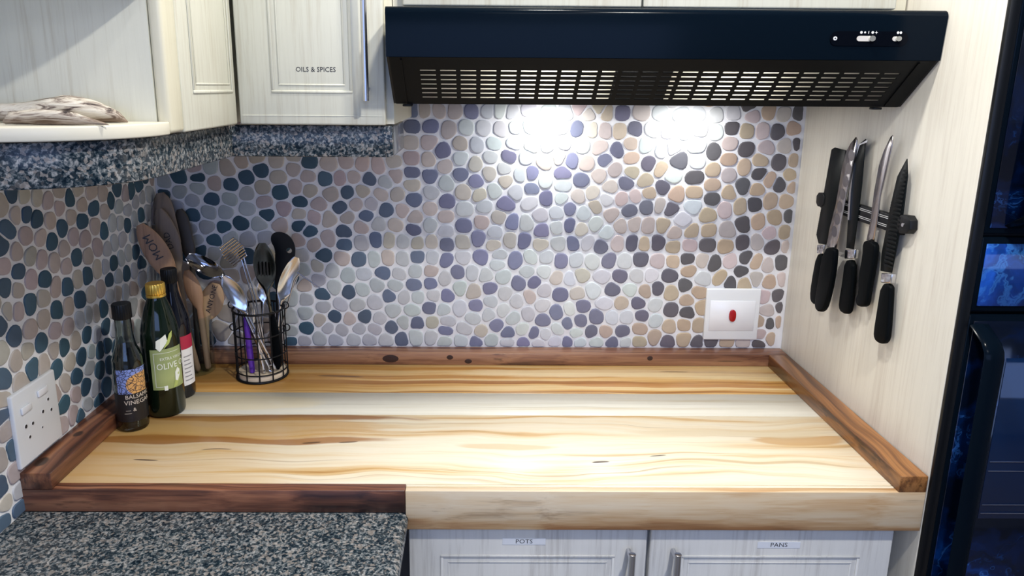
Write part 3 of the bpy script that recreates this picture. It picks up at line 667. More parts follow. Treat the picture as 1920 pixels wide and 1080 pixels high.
stad(1.345, 1.3515, CPZ, .0062, .0016, .0022, 'indicator', M['white_print'], cp); stad(1.347, 1.3495, CPZ, .0024, .0023, .0026, 'indicator', M['black_print'], cp)
slide = flat('ivory_slider', (.62, .60, .58), .35); knobm = flat('chromed_knob', (.72, .72, .66), .22, .8)
stad(1.3835, 1.409, CPZ, .0085, .0016, .0026, 'slider', slide, cp); stad(1.4025, 1.4125, CPZ, .0088, .0027, .0062, 'knob', knobm, cp)
stad(1.442, 1.456, CPZ, .0075, .0016, .0026, 'slider', slide, cp); stad(1.4465, 1.4555, CPZ, .0078, .0027, .0058, 'knob', knobm, cp)
for x, s, ty in ((1.3900, .0022, 's'), (1.3960, .0016, 'd'), (1.4020, .0012, 'i'), (1.4085, .0022, 'o'), (1.4145, .0028, 'x'), (1.4500, .0021, 'o2'), (1.4546, .0021, 'o2')):
    z = .7562; y = FY(z)-.0016
    if ty == 'x':
        mk('symbol', [(x-.0028, y, z), (x, y, z-.0008), (x+.0028, y, z), (x, y, z+.0008), (x-.0008, y-.00001, z), (x, y-.00001, z-.0028), (x+.0008, y-.00001, z), (x, y-.00001, z+.0028)], [(0, 1, 2, 3), (4, 5, 6, 7)], M['white_print'], cp)
    elif ty == 'i': mk('symbol', [(x-.0006, y, z-.002), (x+.0006, y, z-.002), (x+.0006, y, z+.002), (x-.0006, y, z+.002)], [(0, 1, 2, 3)], M['white_print'], cp)
    else: mk('symbol', [(x+s*cos(k*pi/6), y, z+s*sin(k*pi/6)) for k in range(12)], [tuple(range(12))], M['white_print'], cp)

# ================================================================== WALL PLATES
sw = thing('wall_switch', (1.397, 0, .119), 'square white wall switch with a red rocker on the pebble wall near the right', 'switch')
box('cover_plate', (1.330, 1.464, -.0095, -.0005, .0545, .1865), M['ivory'], sw, bevel=.003, seg=3)
box('insert', (1.341, 1.452, -.0110, -.0096, .0785, .1565), M['ivory2'], sw, bevel=.0006, seg=1)
rk = flat('red_rocker', (.38, .004, .008), .25)
mk('rocker', *prism_vf(chaikin([(1.388, .104), (1.4045, .104), (1.4045, .134), (1.388, .134)], 2), -.0165, -.0111, 'y'), rk, sw, bevel=.001)
so = thing('wall_socket', (0, -.542, .104), 'white double wall socket with two switches on the left pebble wall', 'socket')
box('cover_plate', (.0005, .0095, -.603, -.483, .037, .168), M['ivory'], so, bevel=.003, seg=3)
for y, z in ((-.573, .134), (-.526, .144)):
    box('rocker', (.0096, .0135, y-.013, y+.013, z-.006, z+.006), M['ivory2'], so, bevel=.0015)
def ring(y, z, r):
    m = Mesh(); K = 14
    for a0, r0, r1, xx in ((0, r, r*.55, .0098),):
        v = [(.0097, y+r*cos(2*pi*k/K), z+r*sin(2*pi*k/K)) for k in range(K)]+[(.0102, y+r*.62*cos(2*pi*k/K), z+r*.62*sin(2*pi*k/K)) for k in range(K)]
        m.add(v, [(k, (k+1) % K, (k+1) % K+K, k+K) for k in range(K)])
    m.build('socket_rim', M['ivory2'], so, smooth=True)
    mk('pin_hole', [(.0101, y+r*.6*cos(2*pi*k/K), z+r*.6*sin(2*pi*k/K)) for k in range(K)], [tuple(range(K))], M['hole'], so)
for y, z, r in ((-.578, .104, .0055), (-.560, .101, .0050), (-.572, .082, .0045), (-.530, .108, .0050), (-.512, .123, .0045), (-.507, .101, .0045), (-.537, .082, .003)): ring(y, z, r)

# ================================================================== KNIFE RACK AND KNIVES
KR = thing('knife_rack', (W, -.30, .43), 'black magnetic knife rack bar screwed to the pale end panel', 'rack')
K1_BLADE=[(-0.166, 0.541), (-0.179, 0.546), (-0.225, 0.544), (-0.211, 0.432), (-0.189, 0.339), (-0.157, 0.334), (-0.142, 0.352), (-0.154, 0.442)]
K1_RING=[(-0.156, 0.332), (-0.192, 0.339), (-0.191, 0.318), (-0.159, 0.313)]
K1_HANDLE=[(-0.159, 0.312), (-0.191, 0.318), (-0.2, 0.271), (-0.196, 0.203), (-0.164, 0.198), (-0.148, 0.209), (-0.147, 0.246)]
K2_BLADE=[(-0.264, 0.574), (-0.27, 0.568), (-0.267, 0.532), (-0.256, 0.467), (-0.247, 0.39), (-0.241, 0.343), (-0.202, 0.337), (-0.203, 0.372), (-0.218, 0.433), (-0.225, 0.509), (-0.234, 0.543), (-0.247, 0.56)]
K2_HANDLE=[(-0.21, 0.336), (-0.265, 0.35), (-0.271, 0.329), (-0.272, 0.28), (-0.257, 0.222), (-0.241, 0.203), (-0.21, 0.197), (-0.196, 0.21), (-0.202, 0.261)]
K3_BLADE=[(-0.293, 0.572), (-0.296, 0.535), (-0.3, 0.482), (-0.301, 0.415), (-0.3, 0.354), (-0.273, 0.35), (-0.266, 0.408), (-0.259, 0.467), (-0.258, 0.522), (-0.271, 0.559)]
K3_RING=[(-0.273, 0.349), (-0.317, 0.357), (-0.318, 0.338), (-0.276, 0.329)]
K3_HANDLE=[(-0.276, 0.327), (-0.316, 0.336), (-0.326, 0.286), (-0.329, 0.231), (-0.312, 0.22), (-0.28, 0.22), (-0.273, 0.237), (-0.278, 0.282)]
K4_BLADE=[(-0.382, 0.586), (-0.384, 0.564), (-0.377, 0.514), (-0.369, 0.47), (-0.37, 0.427), (-0.367, 0.385), (-0.342, 0.382), (-0.347, 0.423), (-0.346, 0.475), (-0.351, 0.528), (-0.36, 0.554), (-0.376, 0.582)]
K4_HANDLE=[(-0.334, 0.378), (-0.354, 0.385), (-0.383, 0.384), (-0.388, 0.37), (-0.387, 0.33), (-0.382, 0.293), (-0.383, 0.262), (-0.365, 0.253), (-0.34, 0.251), (-0.334, 0.265), (-0.343, 0.277), (-0.334, 0.307), (-0.34, 0.35)]
K5_BLADE=[(-0.434, 0.548), (-0.443, 0.518), (-0.445, 0.454), (-0.441, 0.395), (-0.436, 0.341), (-0.401, 0.336), (-0.397, 0.368), (-0.401, 0.412), (-0.406, 0.468), (-0.413, 0.514)]
K5_RING=[(-0.409, 0.335), (-0.448, 0.342), (-0.448, 0.324), (-0.411, 0.317)]
K5_HANDLE=[(-0.412, 0.316), (-0.448, 0.324), (-0.453, 0.297), (-0.463, 0.231), (-0.459, 0.213), (-0.436, 0.205), (-0.415, 0.207), (-0.408, 0.22), (-0.41, 0.266)]
RACK=[(-0.125, 0.443), (-0.161, 0.447), (-0.161, 0.415), (-0.127, 0.413)]
RACKBAR=[(-0.23, 0.442), (-0.393, 0.451), (-0.398, 0.418), (-0.235, 0.409)]
RACKR=[(-0.433, 0.449), (-0.469, 0.452), (-0.474, 0.421), (-0.434, 0.415)]
def rad_poly(P): return chaikin(P, 2)
box('bar', (W-.011, W-.0005, -.440, -.140, .4115, .4435), M['black2'], KR, bevel=.0015)
mk('end_block', *prism_vf(chaikin(RACK, 1), W-.0145, W-.0005, 'x'), M['black2'], KR, bevel=.001)
mk('end_block', *prism_vf(chaikin(RACKR, 1), W-.0145, W-.0005, 'x'), M['black2'], KR, bevel=.001)
for z in (.4190, .4222, .4345, .4377): box('stripe', (W-.0114, W-.0111, -.432, -.165, z-.0005, z+.0005), M['white_print'], KR)
mk('screw', *tube_vf([(W-.0146, -.452, .433), (W-.0158, -.452, .433)], .0035, 12), M['steel'], KR)
M['blade_black'] = flat('black_coated_blade', (.003, .005, .006), .38, 0, .14)
M['handle'] = flat('black_knife_handle', (.002, .003, .004), .5, 0, .06)
M['blade'] = flat('knife_steel', (.50, .47, .47), .22, 1)
M['hollow'] = flat('hollow_ground_steel', (.28, .27, .29), .30, 1)
def nar(P, k):
    c_ = sum(q[0] for q in P)/len(P); return [(c_+(q[0]-c_)*k, q[1]) for q in P]
def knife(x, blade, bm_, handle, hx, ring_, lab, nm='kitchen_knife', ht=.0060):
    ys = [p[0] for p in handle]; t = thing(nm, (W-x, sum(ys)/len(ys), min(p[1] for p in handle)), lab, 'knife', 'knives on the magnetic rack')
    mk('blade', *prism_vf(blade, W-x-.001, W-x+.001, 'x'), bm_, t, bevel=.0004, seg=1)
    if ring_: mk('bolster', *prism_vf(nar(ring_, .84), W-hx-.005, W-hx+.005, 'x'), M['steel'], t, bevel=.002)
    mk('handle', *prism_vf(nar(chaikin(handle, 1), .80), W-hx-ht, W-hx+ht, 'x'), M['handle'], t, bevel=.0045, seg=3, angle=80)
    return t
def serr(P, i0, i1, n, d):
    """replace edge i0->i1 of the polygon with fine teeth"""
    a, b = P[i0], P[i1]; t = []
    for k in range(n):
        u = k/n; t.append((a[0]+(b[0]-a[0])*u, a[1]+(b[1]-a[1])*u)); u += .5/n; t.append((a[0]+(b[0]-a[0])*u+d, a[1]+(b[1]-a[1])*u))
    return P[:i0]+t+P[i1:] if i1 > i0 else P[:i0]+t
k1 = knife(.0125, serr(K1_BLADE, 6, 7, 18, -.0012), M['blade_black'], K1_HANDLE, .0125, K1_RING, 'broad black bread knife with a blunt square tip, leftmost on the rack')
k2 = knife(.0160, K2_BLADE, M['blade'], K2_HANDLE, .0262, None, 'steel carving knife with oval hollows, overlapping the square tipped black knife')
for t_ in range(7):
    z = .375+t_*.027; a = Vector((0, -.205-(z-.372)*.245, 0)); yy = -.2255-(z-.375)*.19
    mk('hollow', [(W-.0172, yy+.0115*cos(k*pi/8), z+.0115*sin(k*pi/8)+.15*.0115*cos(k*pi/8)) for k in range(16)], [tuple(range(16))], M['hollow'], k2)
k3 = knife(.0125, serr(K3_BLADE, 7, 8, 12, .0008), M['blade_black'], K3_HANDLE, .0135, K3_RING, 'black bladed knife with a fine serrated edge and steel collar, middle of the rack')
mk('edge_bevel', *prism_vf([(y+d, z) for d, L_ in ((.0012, 1), (.0075, -1)) for y, z in []] or [(-.302, .571)]+K3_BLADE[9:5:-1]+[(y-.0065, z) for y, z in K3_BLADE[6:10]]+[(-.3025, .566)], W-.0142, W-.0136, 'x'), M['steel_b'], k3)
k4 = knife(.0125, K4_BLADE, M['blade'], K4_HANDLE, .0135, None, 'slim steel boning knife with a guarded black handle, second from the right')
k5 = knife(.0125, serr(K5_BLADE, 7, 8, 12, .0010), M['blade_black'], K5_HANDLE, .0135, K5_RING, 'black ribbed blade knife with a pointed tip, rightmost on the rack and hanging lowest')
m = Mesh()
for k in range(24):
    z = .350+k*.0076; t_ = (z-.338)/.211; yl = -.4115-.030*max(0, (t_-.35))**1.25*1.4; yr = -.438-.006*t_
    if yl-yr > .004: m.box(W-.0150, W-.0136, yr, yl, z, z+.0036)
m.build('ribbing', M['blade_black'], k5)['kind'] = 'stuff'

# ================================================================== BOTTLES
def glass(name, color, rough=.03, ior=1.45):
    m = new_mat(name, rough, color=color); b = m.node_tree.nodes['Principled BSDF']
    b.inputs['Transmission Weight'].default_value = 1; b.inputs['IOR'].default_value = ior; return m
gm = bpy.data.materials.new('clear_glass'); gm.use_nodes = True; t_ = gm.node_tree; t_.nodes.remove(t_.nodes['Principled BSDF'])
tr_ = t_.nodes.new('ShaderNodeBsdfTransparent'); tr_.inputs[0].default_value = (.90, .95, .97, 1); gl_ = t_.nodes.new('ShaderNodeBsdfGlossy'); gl_.inputs['Roughness'].default_value = .03
lw_ = t_.nodes.new('ShaderNodeLayerWeight'); lw_.inputs[0].default_value = .5; fr_ = t_.nodes.new('ShaderNodeMath'); fr_.operation = 'POWER'; fr_.inputs[1].default_value = 4; t_.links.new(lw_.outputs['Facing'], fr_.inputs[0]); mx_ = t_.nodes.new('ShaderNodeMixShader')
for a_, b_ in ((fr_.outputs[0], mx_.inputs[0]), (tr_.outputs[0], mx_.inputs[1]), (gl_.outputs[0], mx_.inputs[2]), (mx_.outputs[0], t_.nodes['Material Output'].inputs[0])): t_.links.new(a_, b_)
M['clear_glass'] = gm
M['smoke_glass'] = glass('clear_bottle_glass', (.55, .62, .60))
M['green_glass'] = flat('dark_green_glass', (.004, .010, .005), .06)
M['vinegar'] = flat('dark_vinegar', (.006, .005, .006), .08)
def wrap(c, r, a0, a1, z0, z1, name, mat, parent, n=16):
    """patch of a cylinder; angles in degrees measured from -y towards +x"""
    v = []; f = []
    for i in range(n+1):
        a = rad(a0+(a1-a0)*i/n)
        for z in (z0, z1): v.append((c[0]+r*sin(a), c[1]-r*cos(a), c[2]+z))
    for i in range(n): f.append((2*i, 2*i+2, 2*i+3, 2*i+1))
    return mk(name, v, f, mat, parent, smooth=True)
def wraptext(s, size, c, r, adeg, z, name, mat, parent, sx=1, slant=0):
    v, f = text_vf(s, size, 0, sx); P = []
    for a, b in v:
        th_ = rad(adeg)+a/r; P.append((c[0]+r*sin(th_), c[1]-r*cos(th_), c[2]+z+b+a*slant))
    return mk(name, P, f, mat, parent)
def cap(c, r, z0, z1, mat, parent, ribs=28, label=None):
    v = []; f = []; n = ribs*2
    pr_ = [(.94, z0), (1, z0+.002), (1, z1-.003), (.93, z1)]
    for s, z in pr_:
        for k in range(n):
            a = 2*pi*k/n; rr = r*s*(1 if k % 2 else .965); v.append((c[0]+rr*cos(a), c[1]+rr*sin(a), c[2]+z))
    for i in range(3):
        for k in range(n): a, b = i*n+k, i*n+(k+1) % n; f.append((a, b, b+n, a+n))
    f += [tuple(range(n)), tuple(range(3*n, 4*n))]
    return mk('cap', v, f, mat, parent, smooth=True, angle=35)
# vinegar bottle
c = (.0830, -.372, .0004)
vb = thing('vinegar_bottle', c, 'small dark vinegar bottle with black cap and blue and gold ornamental label, front left', 'bottle', 'bottles beside the spoon jar')
lathe('bottle_glass', c, [(r*.92, z) for r, z in [(.024, 0), (.0295, .002), (.031, .006), (.031, .130), (.0302, .145), (.0255, .160), (.0205, .172), (.0180, .186), (.0165, .200), (.0160, .226), (.0152, .228), (.0150, .200), (.0165, .186), (.0192, .171), (.0240, .159), (.0288, .145), (.0292, .130), (.0292, .008), (.001, .004)]], M['smoke_glass'], vb)
lathe('vinegar', c, [(r*.92, z) for r, z in [(.001, .0045), (.0288, .0085), (.0288, .130), (.0284, .145), (.0235, .1585), (.0185, .1705), (.001, .1705)]], M['vinegar'], vb)
cap(c, .0175, .226, .2560, M['black2'], vb)
om = new_mat('blue_gold_ornament', .4); g = G(om); o_ = g.coord(); x = g.xyz(o_)
wv = g.mix(.02, o_, g.noise(o_, 30, 2, color=True), 'ADD')
cell = g.voro(wv, 150, 'DISTANCE_TO_EDGE'); ringn = g.math('SINE', g.math('MULTIPLY', g.voro(wv, 120), 34))
edge = g.smooth(g.math('ADD', g.math('MULTIPLY', cell, 2.0), g.math('MULTIPLY', ringn, .12)), .10, .20)
dz = g.math('SUBTRACT', x[2], .098); dx = g.math('SUBTRACT', x[0], .0285)
dist = g.math('SQRT', g.math('ADD', g.math('MULTIPLY', dz, dz), g.math('MULTIPLY', dx, dx)))
g.base(g.mix(edge, (.008, .010, .03), g.mix(g.smooth(dist, .021, .0225), (.66, .36, .12), (.22, .30, .66))))
wrap(c, .03125*.92, -22, 100, .080, .130, 'ornament_label', om, vb)
wrap(c, .0312*.92, -60, 110, .022, .0795, 'black_label', flat('black_label', (.006, .006, .008), .45), vb, 22)
cr = flat('cream_print', (.66, .58, .50), .5)
wraptext('BALSAMIC', .0115, c, .03145*.92, 58, .0735, 'lettering', cr, vb, 1.0)
wraptext('VINEGAR', .0125, c, .03145*.92, 54, .0615, 'lettering', cr, vb, 1.05)
wrap(c, .03140*.92, 4, 22, .0455, .0462, 'rule', cr, vb, 4); wrap(c, .03140*.92, -2, 24, .0395, .0402, 'rule', cr, vb, 4)
wraptext('&', .010, c, .03145*.92, 36, .047, 'lettering', cr, vb)
# olive oil bottle
c = (.119, -.303, .0004)
ob = thing('olive_oil_bottle', c, 'tall dark green olive oil bottle with a gold cap and a green label', 'bottle', 'bottles beside the spoon jar')
lathe('bottle_glass', c, [(.030, 0), (.0355, .002), (.0372, .007), (.0372, .165), (.0360, .182), (.0310, .205), (.0245, .228), (.0190, .243), (.0165, .252), (.0162, .262)], M['green_glass'], ob)
gold = flat('gold_cap', (.80, .52, .10), .28, .75)
cap(c, .0186, .2555, .2770, gold, ob); lathe('cap_ring', c, [(.0175, .2490), (.0188, .2500), (.0188, .2540), (.0175, .2548)], gold, ob, 36)
lm = new_mat('olive_green_label', .45); g = G(lm); x = g.xyz(g.coord())
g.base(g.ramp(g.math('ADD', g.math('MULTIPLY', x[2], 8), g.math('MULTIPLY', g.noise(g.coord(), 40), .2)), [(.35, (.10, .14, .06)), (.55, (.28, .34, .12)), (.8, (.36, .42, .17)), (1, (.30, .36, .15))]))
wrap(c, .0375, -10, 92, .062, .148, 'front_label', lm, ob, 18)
wp = flat('label_white_print', (.80, .84, .76), .5)
for z0, z1, a0, a1 in ((.068, .0688, 0, 30), (.1395, .1403, 0, 80), (.068, .140, 0, 1.4)): wrap(c, .03775, a0, a1, z0, z1, 'rule', wp, ob, 8)
wraptext('EXTRA VIRGIN', .0085, c, .0378, 56, .127, 'lettering', wp, ob, .9)
wraptext('OLIVE OIL', .0185, c, .0378, 60, .111, 'lettering', wp, ob, .85)
v = []; 
def wrap_poly(pts, c, r, name, mat, parent):
    P = [(c[0]+r*sin(rad(a)), c[1]-r*cos(rad(a)), c[2]+z) for a, z in pts]
    return mk(name, P, [tuple(range(len(P)))], mat, parent)
wrap_poly([(10, .152), (20, .144), (30, .151), (44, .164), (40, .179), (26, .172), (12, .167)], c, .0388, 'crest_tag', wp, ob)
leaf = flat('olive_leaf_print', (.42, .50, .14), .5)
wrap_poly([(30, .148), (48, .158), (58, .172), (60, .184), (50, .178), (44, .166)], c, .0389, 'leaf_print', leaf, ob)
wrap_poly([(50, .062), (62, .066), (74, .080), (72, .094), (60, .084)], c, .0385, 'leaf_print', leaf, ob)
wrap_poly([(58, .078), (66, .075), (75, .086), (76, .098), (68, .104), (59, .095)], c, .0386, 'olive_print', wp, ob)
wrap_poly([(24, .060), (34, .060), (34, .070), (24, .070)], c, .0380, 'seal_print', wp, ob)
# third bottle
c = (.112, -.222, .0004)
tb = thing('dark_bottle', c, 'dark bottle with a red and white side label behind the olive oil bottle', 'bottle', 'bottles beside the spoon jar')
lathe('bottle_glass', c, [(.026, 0), (.0325, .002), (.034, .007), (.034, .160), (.032, .180), (.025, .205), (.0185, .225), (.0155, .240), (.0150, .262)], flat('near_black_glass', (.004, .005, .010), .06), tb)
cap(c, .0165, .2560, .2860, M['black2'], tb)
wrap(c, .0343, 20, 100, .030, .112, 'white_label', flat('paper_label', (.78, .78, .80), .5), tb)
wrap(c, .03445, 20, 100, .1121, .142, 'red_band', flat('red_label', (.42, .02, .06), .5), tb)
for k in range(7): wrap(c, .0346, 48, 84-(k % 3)*6, .040+k*.009, .0425+k*.009, 'print_line', flat('grey_print', (.30, .30, .33), .5), tb, 4)

# ================================================================== JAR, SPOONS
JC = (.100, -.090, .0004)
jar = thing('glass_jar', JC, 'clear straight glass jar holding the wooden spoons in the corner', 'jar')
lathe('glass', JC, [(.038, 0), (.0405, .0025), (.041, .006), (.041, .137), (.0400, .1395), (.0388, .137), (.0388, .010), (.001, .0075)], M['clear_glass'], jar, 40)
def wood_m(name, a, b): return wood(name, [(.3, b), (.5, a), (.75, tuple(min(1, q*1.15) for q in a))], 2, 70, .006, .55, seed=hash(name) % 50 if False else len(name), coat=0)
WM = wood_m('spoon_wood', (.42, .25, .15), (.26, .14, .08)); WM2 = wood_m('pale_spoon_wood', (.55, .36, .20), (.40, .24, .12)); WM3 = wood_m('aged_spoon_wood', (.22, .17, .13), (.12, .09, .07)); WM4 = flat('dark_stained_wood', (.055, .045, .035), .5)
def spoon_vf(tip, neck, end, bw, face, depth=.006, hr=.005, thick=.003, blunt=1.0, hr2=None, flatn=False):
    """bowl from tip to neck, handle from neck to end; face = direction the bowl looks"""
    tip, neck, end, face = map(Vector, (tip, neck, end, face)); v = []; f = []; K = 16
    hr2 = hr2 or hr
    secs = []
    NB = 12
    ax = (neck-tip)
    for i in range(NB+1):
        t = i/NB
        if flatn: w = bw*(1-(1-min(1, t*3.5))**3*.6)*(1-.9*max(0, (t-.72)/.28)**1.5)
        else: w = bw*(sin(pi*min(1, (t*.93+.035)))**(.55*blunt))
        w = max(w, hr) if t > .6 else max(w, bw*.12)
        dd = depth*sin(pi*min(1, t*1.05)) if t < .95 else 0
        secs.append((tip+ax*t, w, thick+(hr-thick)*max(0, (t-.75)/.25)**2, dd))
    for t in (.08, .3, .6, .97, 1):
        secs.append((neck+(end-neck)*t, hr+(hr2-hr)*t if t < 1 else hr2*.6, (hr+(hr2-hr)*t) if t < 1 else hr2*.6, 0))
    for i, (p, w, h, dd) in enumerate(secs):
        a = secs[max(i-1, 0)][0]; b = secs[min(i+1, len(secs)-1)][0]; t = (b-a).normalized()
        s = t.cross(face).normalized(); n = s.cross(t).normalized()
        if n.dot(face) < 0: n = -n
        for k in range(K):
            q = 2*pi*k/K; x = cos(q); v.append(p+s*(w*x)+n*(h*sin(q)-dd*(1-x*x)))
    for i in range(len(secs)-1):
        for k in range(K): a, b = i*K+k, i*K+(k+1) % K; f.append((a, b, b+K, a+K))
    f += [tuple(range(K)), tuple(range((len(secs)-1)*K, len(secs)*K))]
    return v, f
def spoon(name, lab, tip, neck, end, bw, mat, face=(0.1, -1, .15), cat='spoon', **k):
    t = thing(name, end, lab, cat, 'wooden utensils in the glass jar' if 'wooden' in name else 'utensils in the wire basket')
    mk('body', *spoon_vf(tip, neck, end, bw, face, **k), mat, t, smooth=True, angle=75); return t
def spoon_text(par, s, size, tip, neck, face, u, off, up=True):
    tip, neck, face = Vector(tip), Vector(neck), Vector(face); ax = (tip-neck).normalized(); s_ = ax.cross(face).normalized(); n = s_.cross(ax).normalized()
    if n.dot(face) < 0: n = -n
    yd = n.cross(ax)
    text('lettering', s, size, neck+(tip-neck)*u+n*off, ax, yd, M['black_print'], par)
F = (.35, -1, .2)
s1 = spoon('wooden_spoon', 'large wooden spoon marked MOM leaning out of the jar to the left', (.016, -.128, .362), (.074, -.115, .232), (.112, -.114, .010), .026, WM, F, depth=.003, hr=.0065, thick=.004)
spoon_text(s1, 'MOM', .026, (.016, -.128, .362), (.074, -.115, .232), F, .60, .0035)
s2 = spoon('wooden_spoon', 'aged grey wooden spoon marked DAD standing upright behind the others', (.030, -.058, .385), (.068, -.072, .245), (.090, -.106, .010), .024, WM3, (.2, -1, .1), depth=.002, hr=.006, thick=.004)
spoon_text(s2, 'DAD', .019, (.030, -.058, .385), (.068, -.072, .245), (.2, -1, .1), .48, .0042)
spoon('wooden_spatula', 'flat grey wooden spatula in the jar, the tallest one against the corner', (.022, -.028, .418), (.055, -.052, .262), (.088, -.070, .010), .022, WM3, (.2, -1, .1), 'spatula', depth=0, hr=.006, thick=.003, flatn=True)
spoon('wooden_spatula', 'dark stained wooden spatula standing just right of the spoon marked DAD', (.060, -.018, .378), (.088, -.040, .250), (.092, -.060, .010), .016, WM4, (.1, -1, .1), 'spatula', depth=0, hr=.006, thick=.003, flatn=True)
spoon('wooden_spatula', 'dark wooden spatula tight in the corner, left of the tallest grey one', (.008, -.018, .395), (.045, -.035, .26), (.080, -.056, .010), .014, WM4, (.2, -1, .1), 'spatula', depth=0, hr=.0055, thick=.003, flatn=True)
spoon('wooden_spoon', 'reddish wooden spoon with its rounded back turned forward, middle of the jar', (.102, -.107, .252), (.124, -.105, .160), (.130, -.100, .010), .019, WM, (0, -1, .1), depth=-.006, hr=.007, thick=.004)
s3 = spoon('wooden_spoon', 'pale round wooden spoon marked ANYONE at the right of the jar', (.152, -.068, .210), (.127, -.080, .125), (.119, -.078, .010), .028, WM2, (.1, -1, .1), depth=.001, hr=.006, thick=.003)
spoon_text(s3, 'ANYONE', .0165, (.152, -.068, .210), (.127, -.080, .125), (.1, -1, .1), .58, .0034)
spoon('wooden_spoon', 'thin wooden spoon whose bowl hides behind the spoon marked MOM', (.045, -.10, .270), (.058, -.098, .200), (.082, -.112, .010), .013, WM, F, depth=.003, hr=.0045, thick=.003)

# ================================================================== WIRE BASKET AND STEEL UTENSILS
BC = (.262, -.1125, .0004); BR = .0575
bk = thing('wire_utensil_basket', BC, 'round black wire basket full of steel utensils, standing right of the spoon jar', 'basket')
def circ(z, r, n=36): return [(BC[0]+r*cos(2*pi*k/n), BC[1]+r*sin(2*pi*k/n), z) for k in range(n)]
for z, r_, w in ((.003, BR, .003), (.020, BR, .0016), (.060, BR, .0016), (.110, BR, .0018), (.165, BR, .0026)): tube('wire_ring', circ(z, r_), w, M['black2'], bk, 8, True)
for k in range(12):
    a = 2*pi*(k+.35)/12; x, y = BC[0]+BR*cos(a), BC[1]+BR*sin(a); tube('wire_upright', [(x, y, .002), (x, y, .166)], .0016, M['black2'], bk, 8)
lathe('base_disc', (BC[0], BC[1], .003), [(.0545, 0), (.0553, .002), (.0553, .012), (.0545, .013)], flat('cream_base', (.74, .62, .46), .5), bk, 36)
for sx in (1, -1):
    for z in (.172, .118):
        tube('side_loop', [(BC[0]+sx*(BR+.005+.007*cos(t*pi/6)), BC[1], z+.008*sin(t*pi/6)) for t in range(12)], .0014, M['black2'], bk, 8, True)
BZ = .018
CH = flat('dark_chrome', (.30, .30, .33), .09, 1)
spoon('ladle', 'dark polished serving ladle leaning out of the wire basket to the left', (.118, -.135, .292), (.188, -.125, .246), (.284, -.118, BZ), .019, CH, (.3, -1, .6), 'ladle', depth=.012, hr=.0042, thick=.0016, blunt=.8)
spoon('serving_spoon', 'big steel spoon with a lilac sheen in front on the left of the basket', (.201, -.150, .250), (.242, -.142, .166), (.280, -.106, BZ), .0185, M['steel'], (.1, -1, .35), depth=.006, hr=.0035, thick=.0012)
t = thing('potato_masher', (.276, -.1, BZ), 'steel wire masher with a zigzag coil head rising from the basket', 'masher', 'utensils in the wire basket')
zz = []
ax = Vector((.75, 0, .55)).normalized(); ay = Vector((-.45, -.2, .85)).normalized(); c0 = Vector((.211, -.105, .296))
for k in range(9):
    s_ = (k-4)*.0062; e = .027*(1-.25*abs(k-4)/4)
    pts_ = [c0+ay*s_-ax*e, c0+ay*s_+ax*e]
    zz += pts_ if k % 2 == 0 else pts_[::-1]
tube('coil', zz, .0021, M['steel'], t, 8)
tube('stem', [c0-ay*.026+ax*.004, (.246, -.104, .190), (.268, -.098, BZ)], .0021, M['steel'], t, 8)
tube('stem', [c0-ay*.024+ax*.012, (.253, -.104, .190), (.272, -.098, BZ)], .0021, M['steel'], t, 8)
t = spoon('slotted_spoon', 'dark polished slotted spoon standing upright in the middle of the basket', (.285, -.130, .322), (.288, -.126, .214), (.302, -.100, BZ), .026, flat('smoked_steel', (.10, .11, .11), .16, 1), (-.1, -1, .1), depth=.004, hr=.004, thick=.0012)
for k in range(4): mk('slot', *prism_vf(chaikin([(.270+k*.0075, .246), (.2725+k*.0075, .246), (.2725+k*.0075, .276), (.270+k*.0075, .276)], 1), -.1330, -.1290, 'y'), M['dark'], t)
# black turner with hanging hole
t = thing('turner', (.30, -.09, BZ), 'black nylon turner with a round hole, behind the slotted spoon', 'turner', 'utensils in the wire basket')
outl = chaikin([(.296, .336), (.316, .341), (.338, .330), (.349, .305), (.345, .275), (.330, .245), (.318, .205), (.306, .185), (.298, .190), (.296, .23), (.300, .27), (.302, .30), (.292, .318)], 2)
bmm = bmesh.new(); hc_ = (.3335, .296); hr_ = .0065
K = len(outl); v = []; f = []
inner_ = []
for p in outl:
    a = math.atan2(p[1]-hc_[1], p[0]-hc_[0]); inner_.append((hc_[0]+hr_*cos(a), hc_[1]+hr_*sin(a)))
for y in (-.088, -.091): v += [(p[0], y, p[1]) for p in outl]+[(p[0], y, p[1]) for p in inner_]
for i in range(K):
    j = (i+1) % K; f += [(i, j, K+j, K+i), (2*K+i, 3*K+i, 3*K+j, 2*K+j), (i, 2*K+i, 2*K+j, j), (K+i, K+j, 3*K+j, 3*K+i)]
mk('head', v, f, M['black2'], t)
tube('handle', [(.302, -.0895, .192), (.300, -.092, .10), (.298, -.092, BZ)], [.005, .007, .008], M['black2'], t, 10)
t = spoon('serving_spoon', 'shiny steel spoon reflecting orange at the right of the basket', (.352, -.098, .282), (.310, -.102, .178), (.290, -.112, BZ), .019, M['steel'], (.5, -1, .3), depth=.007, hr=.0035, thick=.0012)
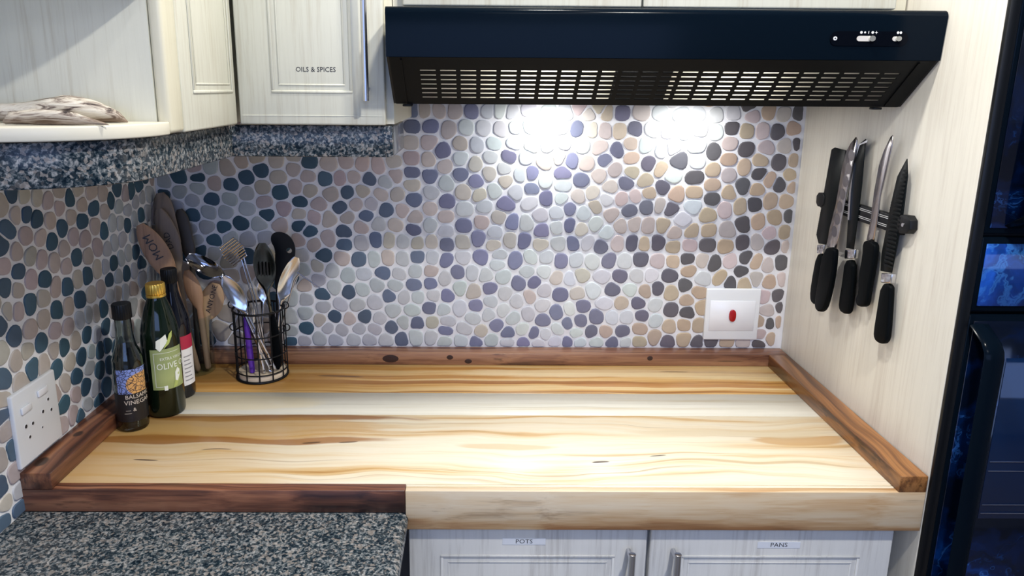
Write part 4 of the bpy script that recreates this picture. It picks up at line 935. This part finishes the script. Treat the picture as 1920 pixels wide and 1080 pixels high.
spoon('serving_spoon', 'small steel spoon low in the middle of the basket behind the masher stems', (.262, -.085, .222), (.266, -.085, .170), (.250, -.098, BZ), .012, M['steel'], (.2, -1, .2), depth=.004, hr=.003, thick=.0012)
t = thing('thermometer_probe', (.31, -.075, BZ), 'thin steel probe sticking out of the basket to the right', 'utensil', 'utensils in the wire basket')
tube('probe', [(.404, -.105, .211), (.352, -.0995, .247)], .0016, M['steel'], t, 8); tube('clip', [(.357, -.100, .243), (.350, -.100, .236), (.3445, -.100, .228), (.300, -.080, .10), (.296, -.080, BZ)], .002, M['steel_b'], t, 8)
t = thing('peeler', (.240, -.142, BZ), 'utensil with a purple handle standing at the left inside the basket', 'utensil', 'utensils in the wire basket')
tube('handle', [(.238, -.137, .150), (.240, -.137, .135), (.244, -.139, .06), (.247, -.139, BZ)], [.004, .0065, .0075, .006], flat('purple_plastic', (.12, .03, .42), .35), t, 12)
t = thing('kitchen_fork', (.262, -.14, BZ), 'small steel fork, tines up, low at the front of the basket', 'fork', 'utensils in the wire basket')
tube('handle', [(.258, -.144, .140), (.276, -.144, BZ)], [.0022, .0038], M['steel'], t, 8)
for k in range(4): tube('tine', [(.258, -.144, .140), (.252+k*.0035, -.144, .148), (.250+k*.004, -.1445, .178)], [.0018, .0014, .0008], M['steel'], t, 6)
t = thing('steel_tongs', (.29, -.13, BZ), 'steel tongs with a looped end crossing the front of the basket', 'tongs', 'utensils in the wire basket')
tube('arm', [(.243, -.150, .160), (.288, -.139, BZ+.006)], .0030, M['steel'], t, 8); tube('arm', [(.250, -.150, .158), (.300, -.139, BZ+.008)], .0026, M['steel'], t, 8)
tube('loop', [(.292+.008*cos(k*pi/6), -.139, BZ+.010+.008*sin(k*pi/6)) for k in range(12)], .0018, M['steel'], t, 8, True)
t = thing('kitchen_knife', (.305, -.12, BZ), 'black handled knife pushed blade up into the right of the basket', 'knife')
mk('handle', *prism_vf(chaikin([(.294, .02), (.312, .02), (.310, .10), (.302, .155), (.290, .150), (.288, .09)], 2), -.130, -.118, 'y'), M['handle'], t, bevel=.003)
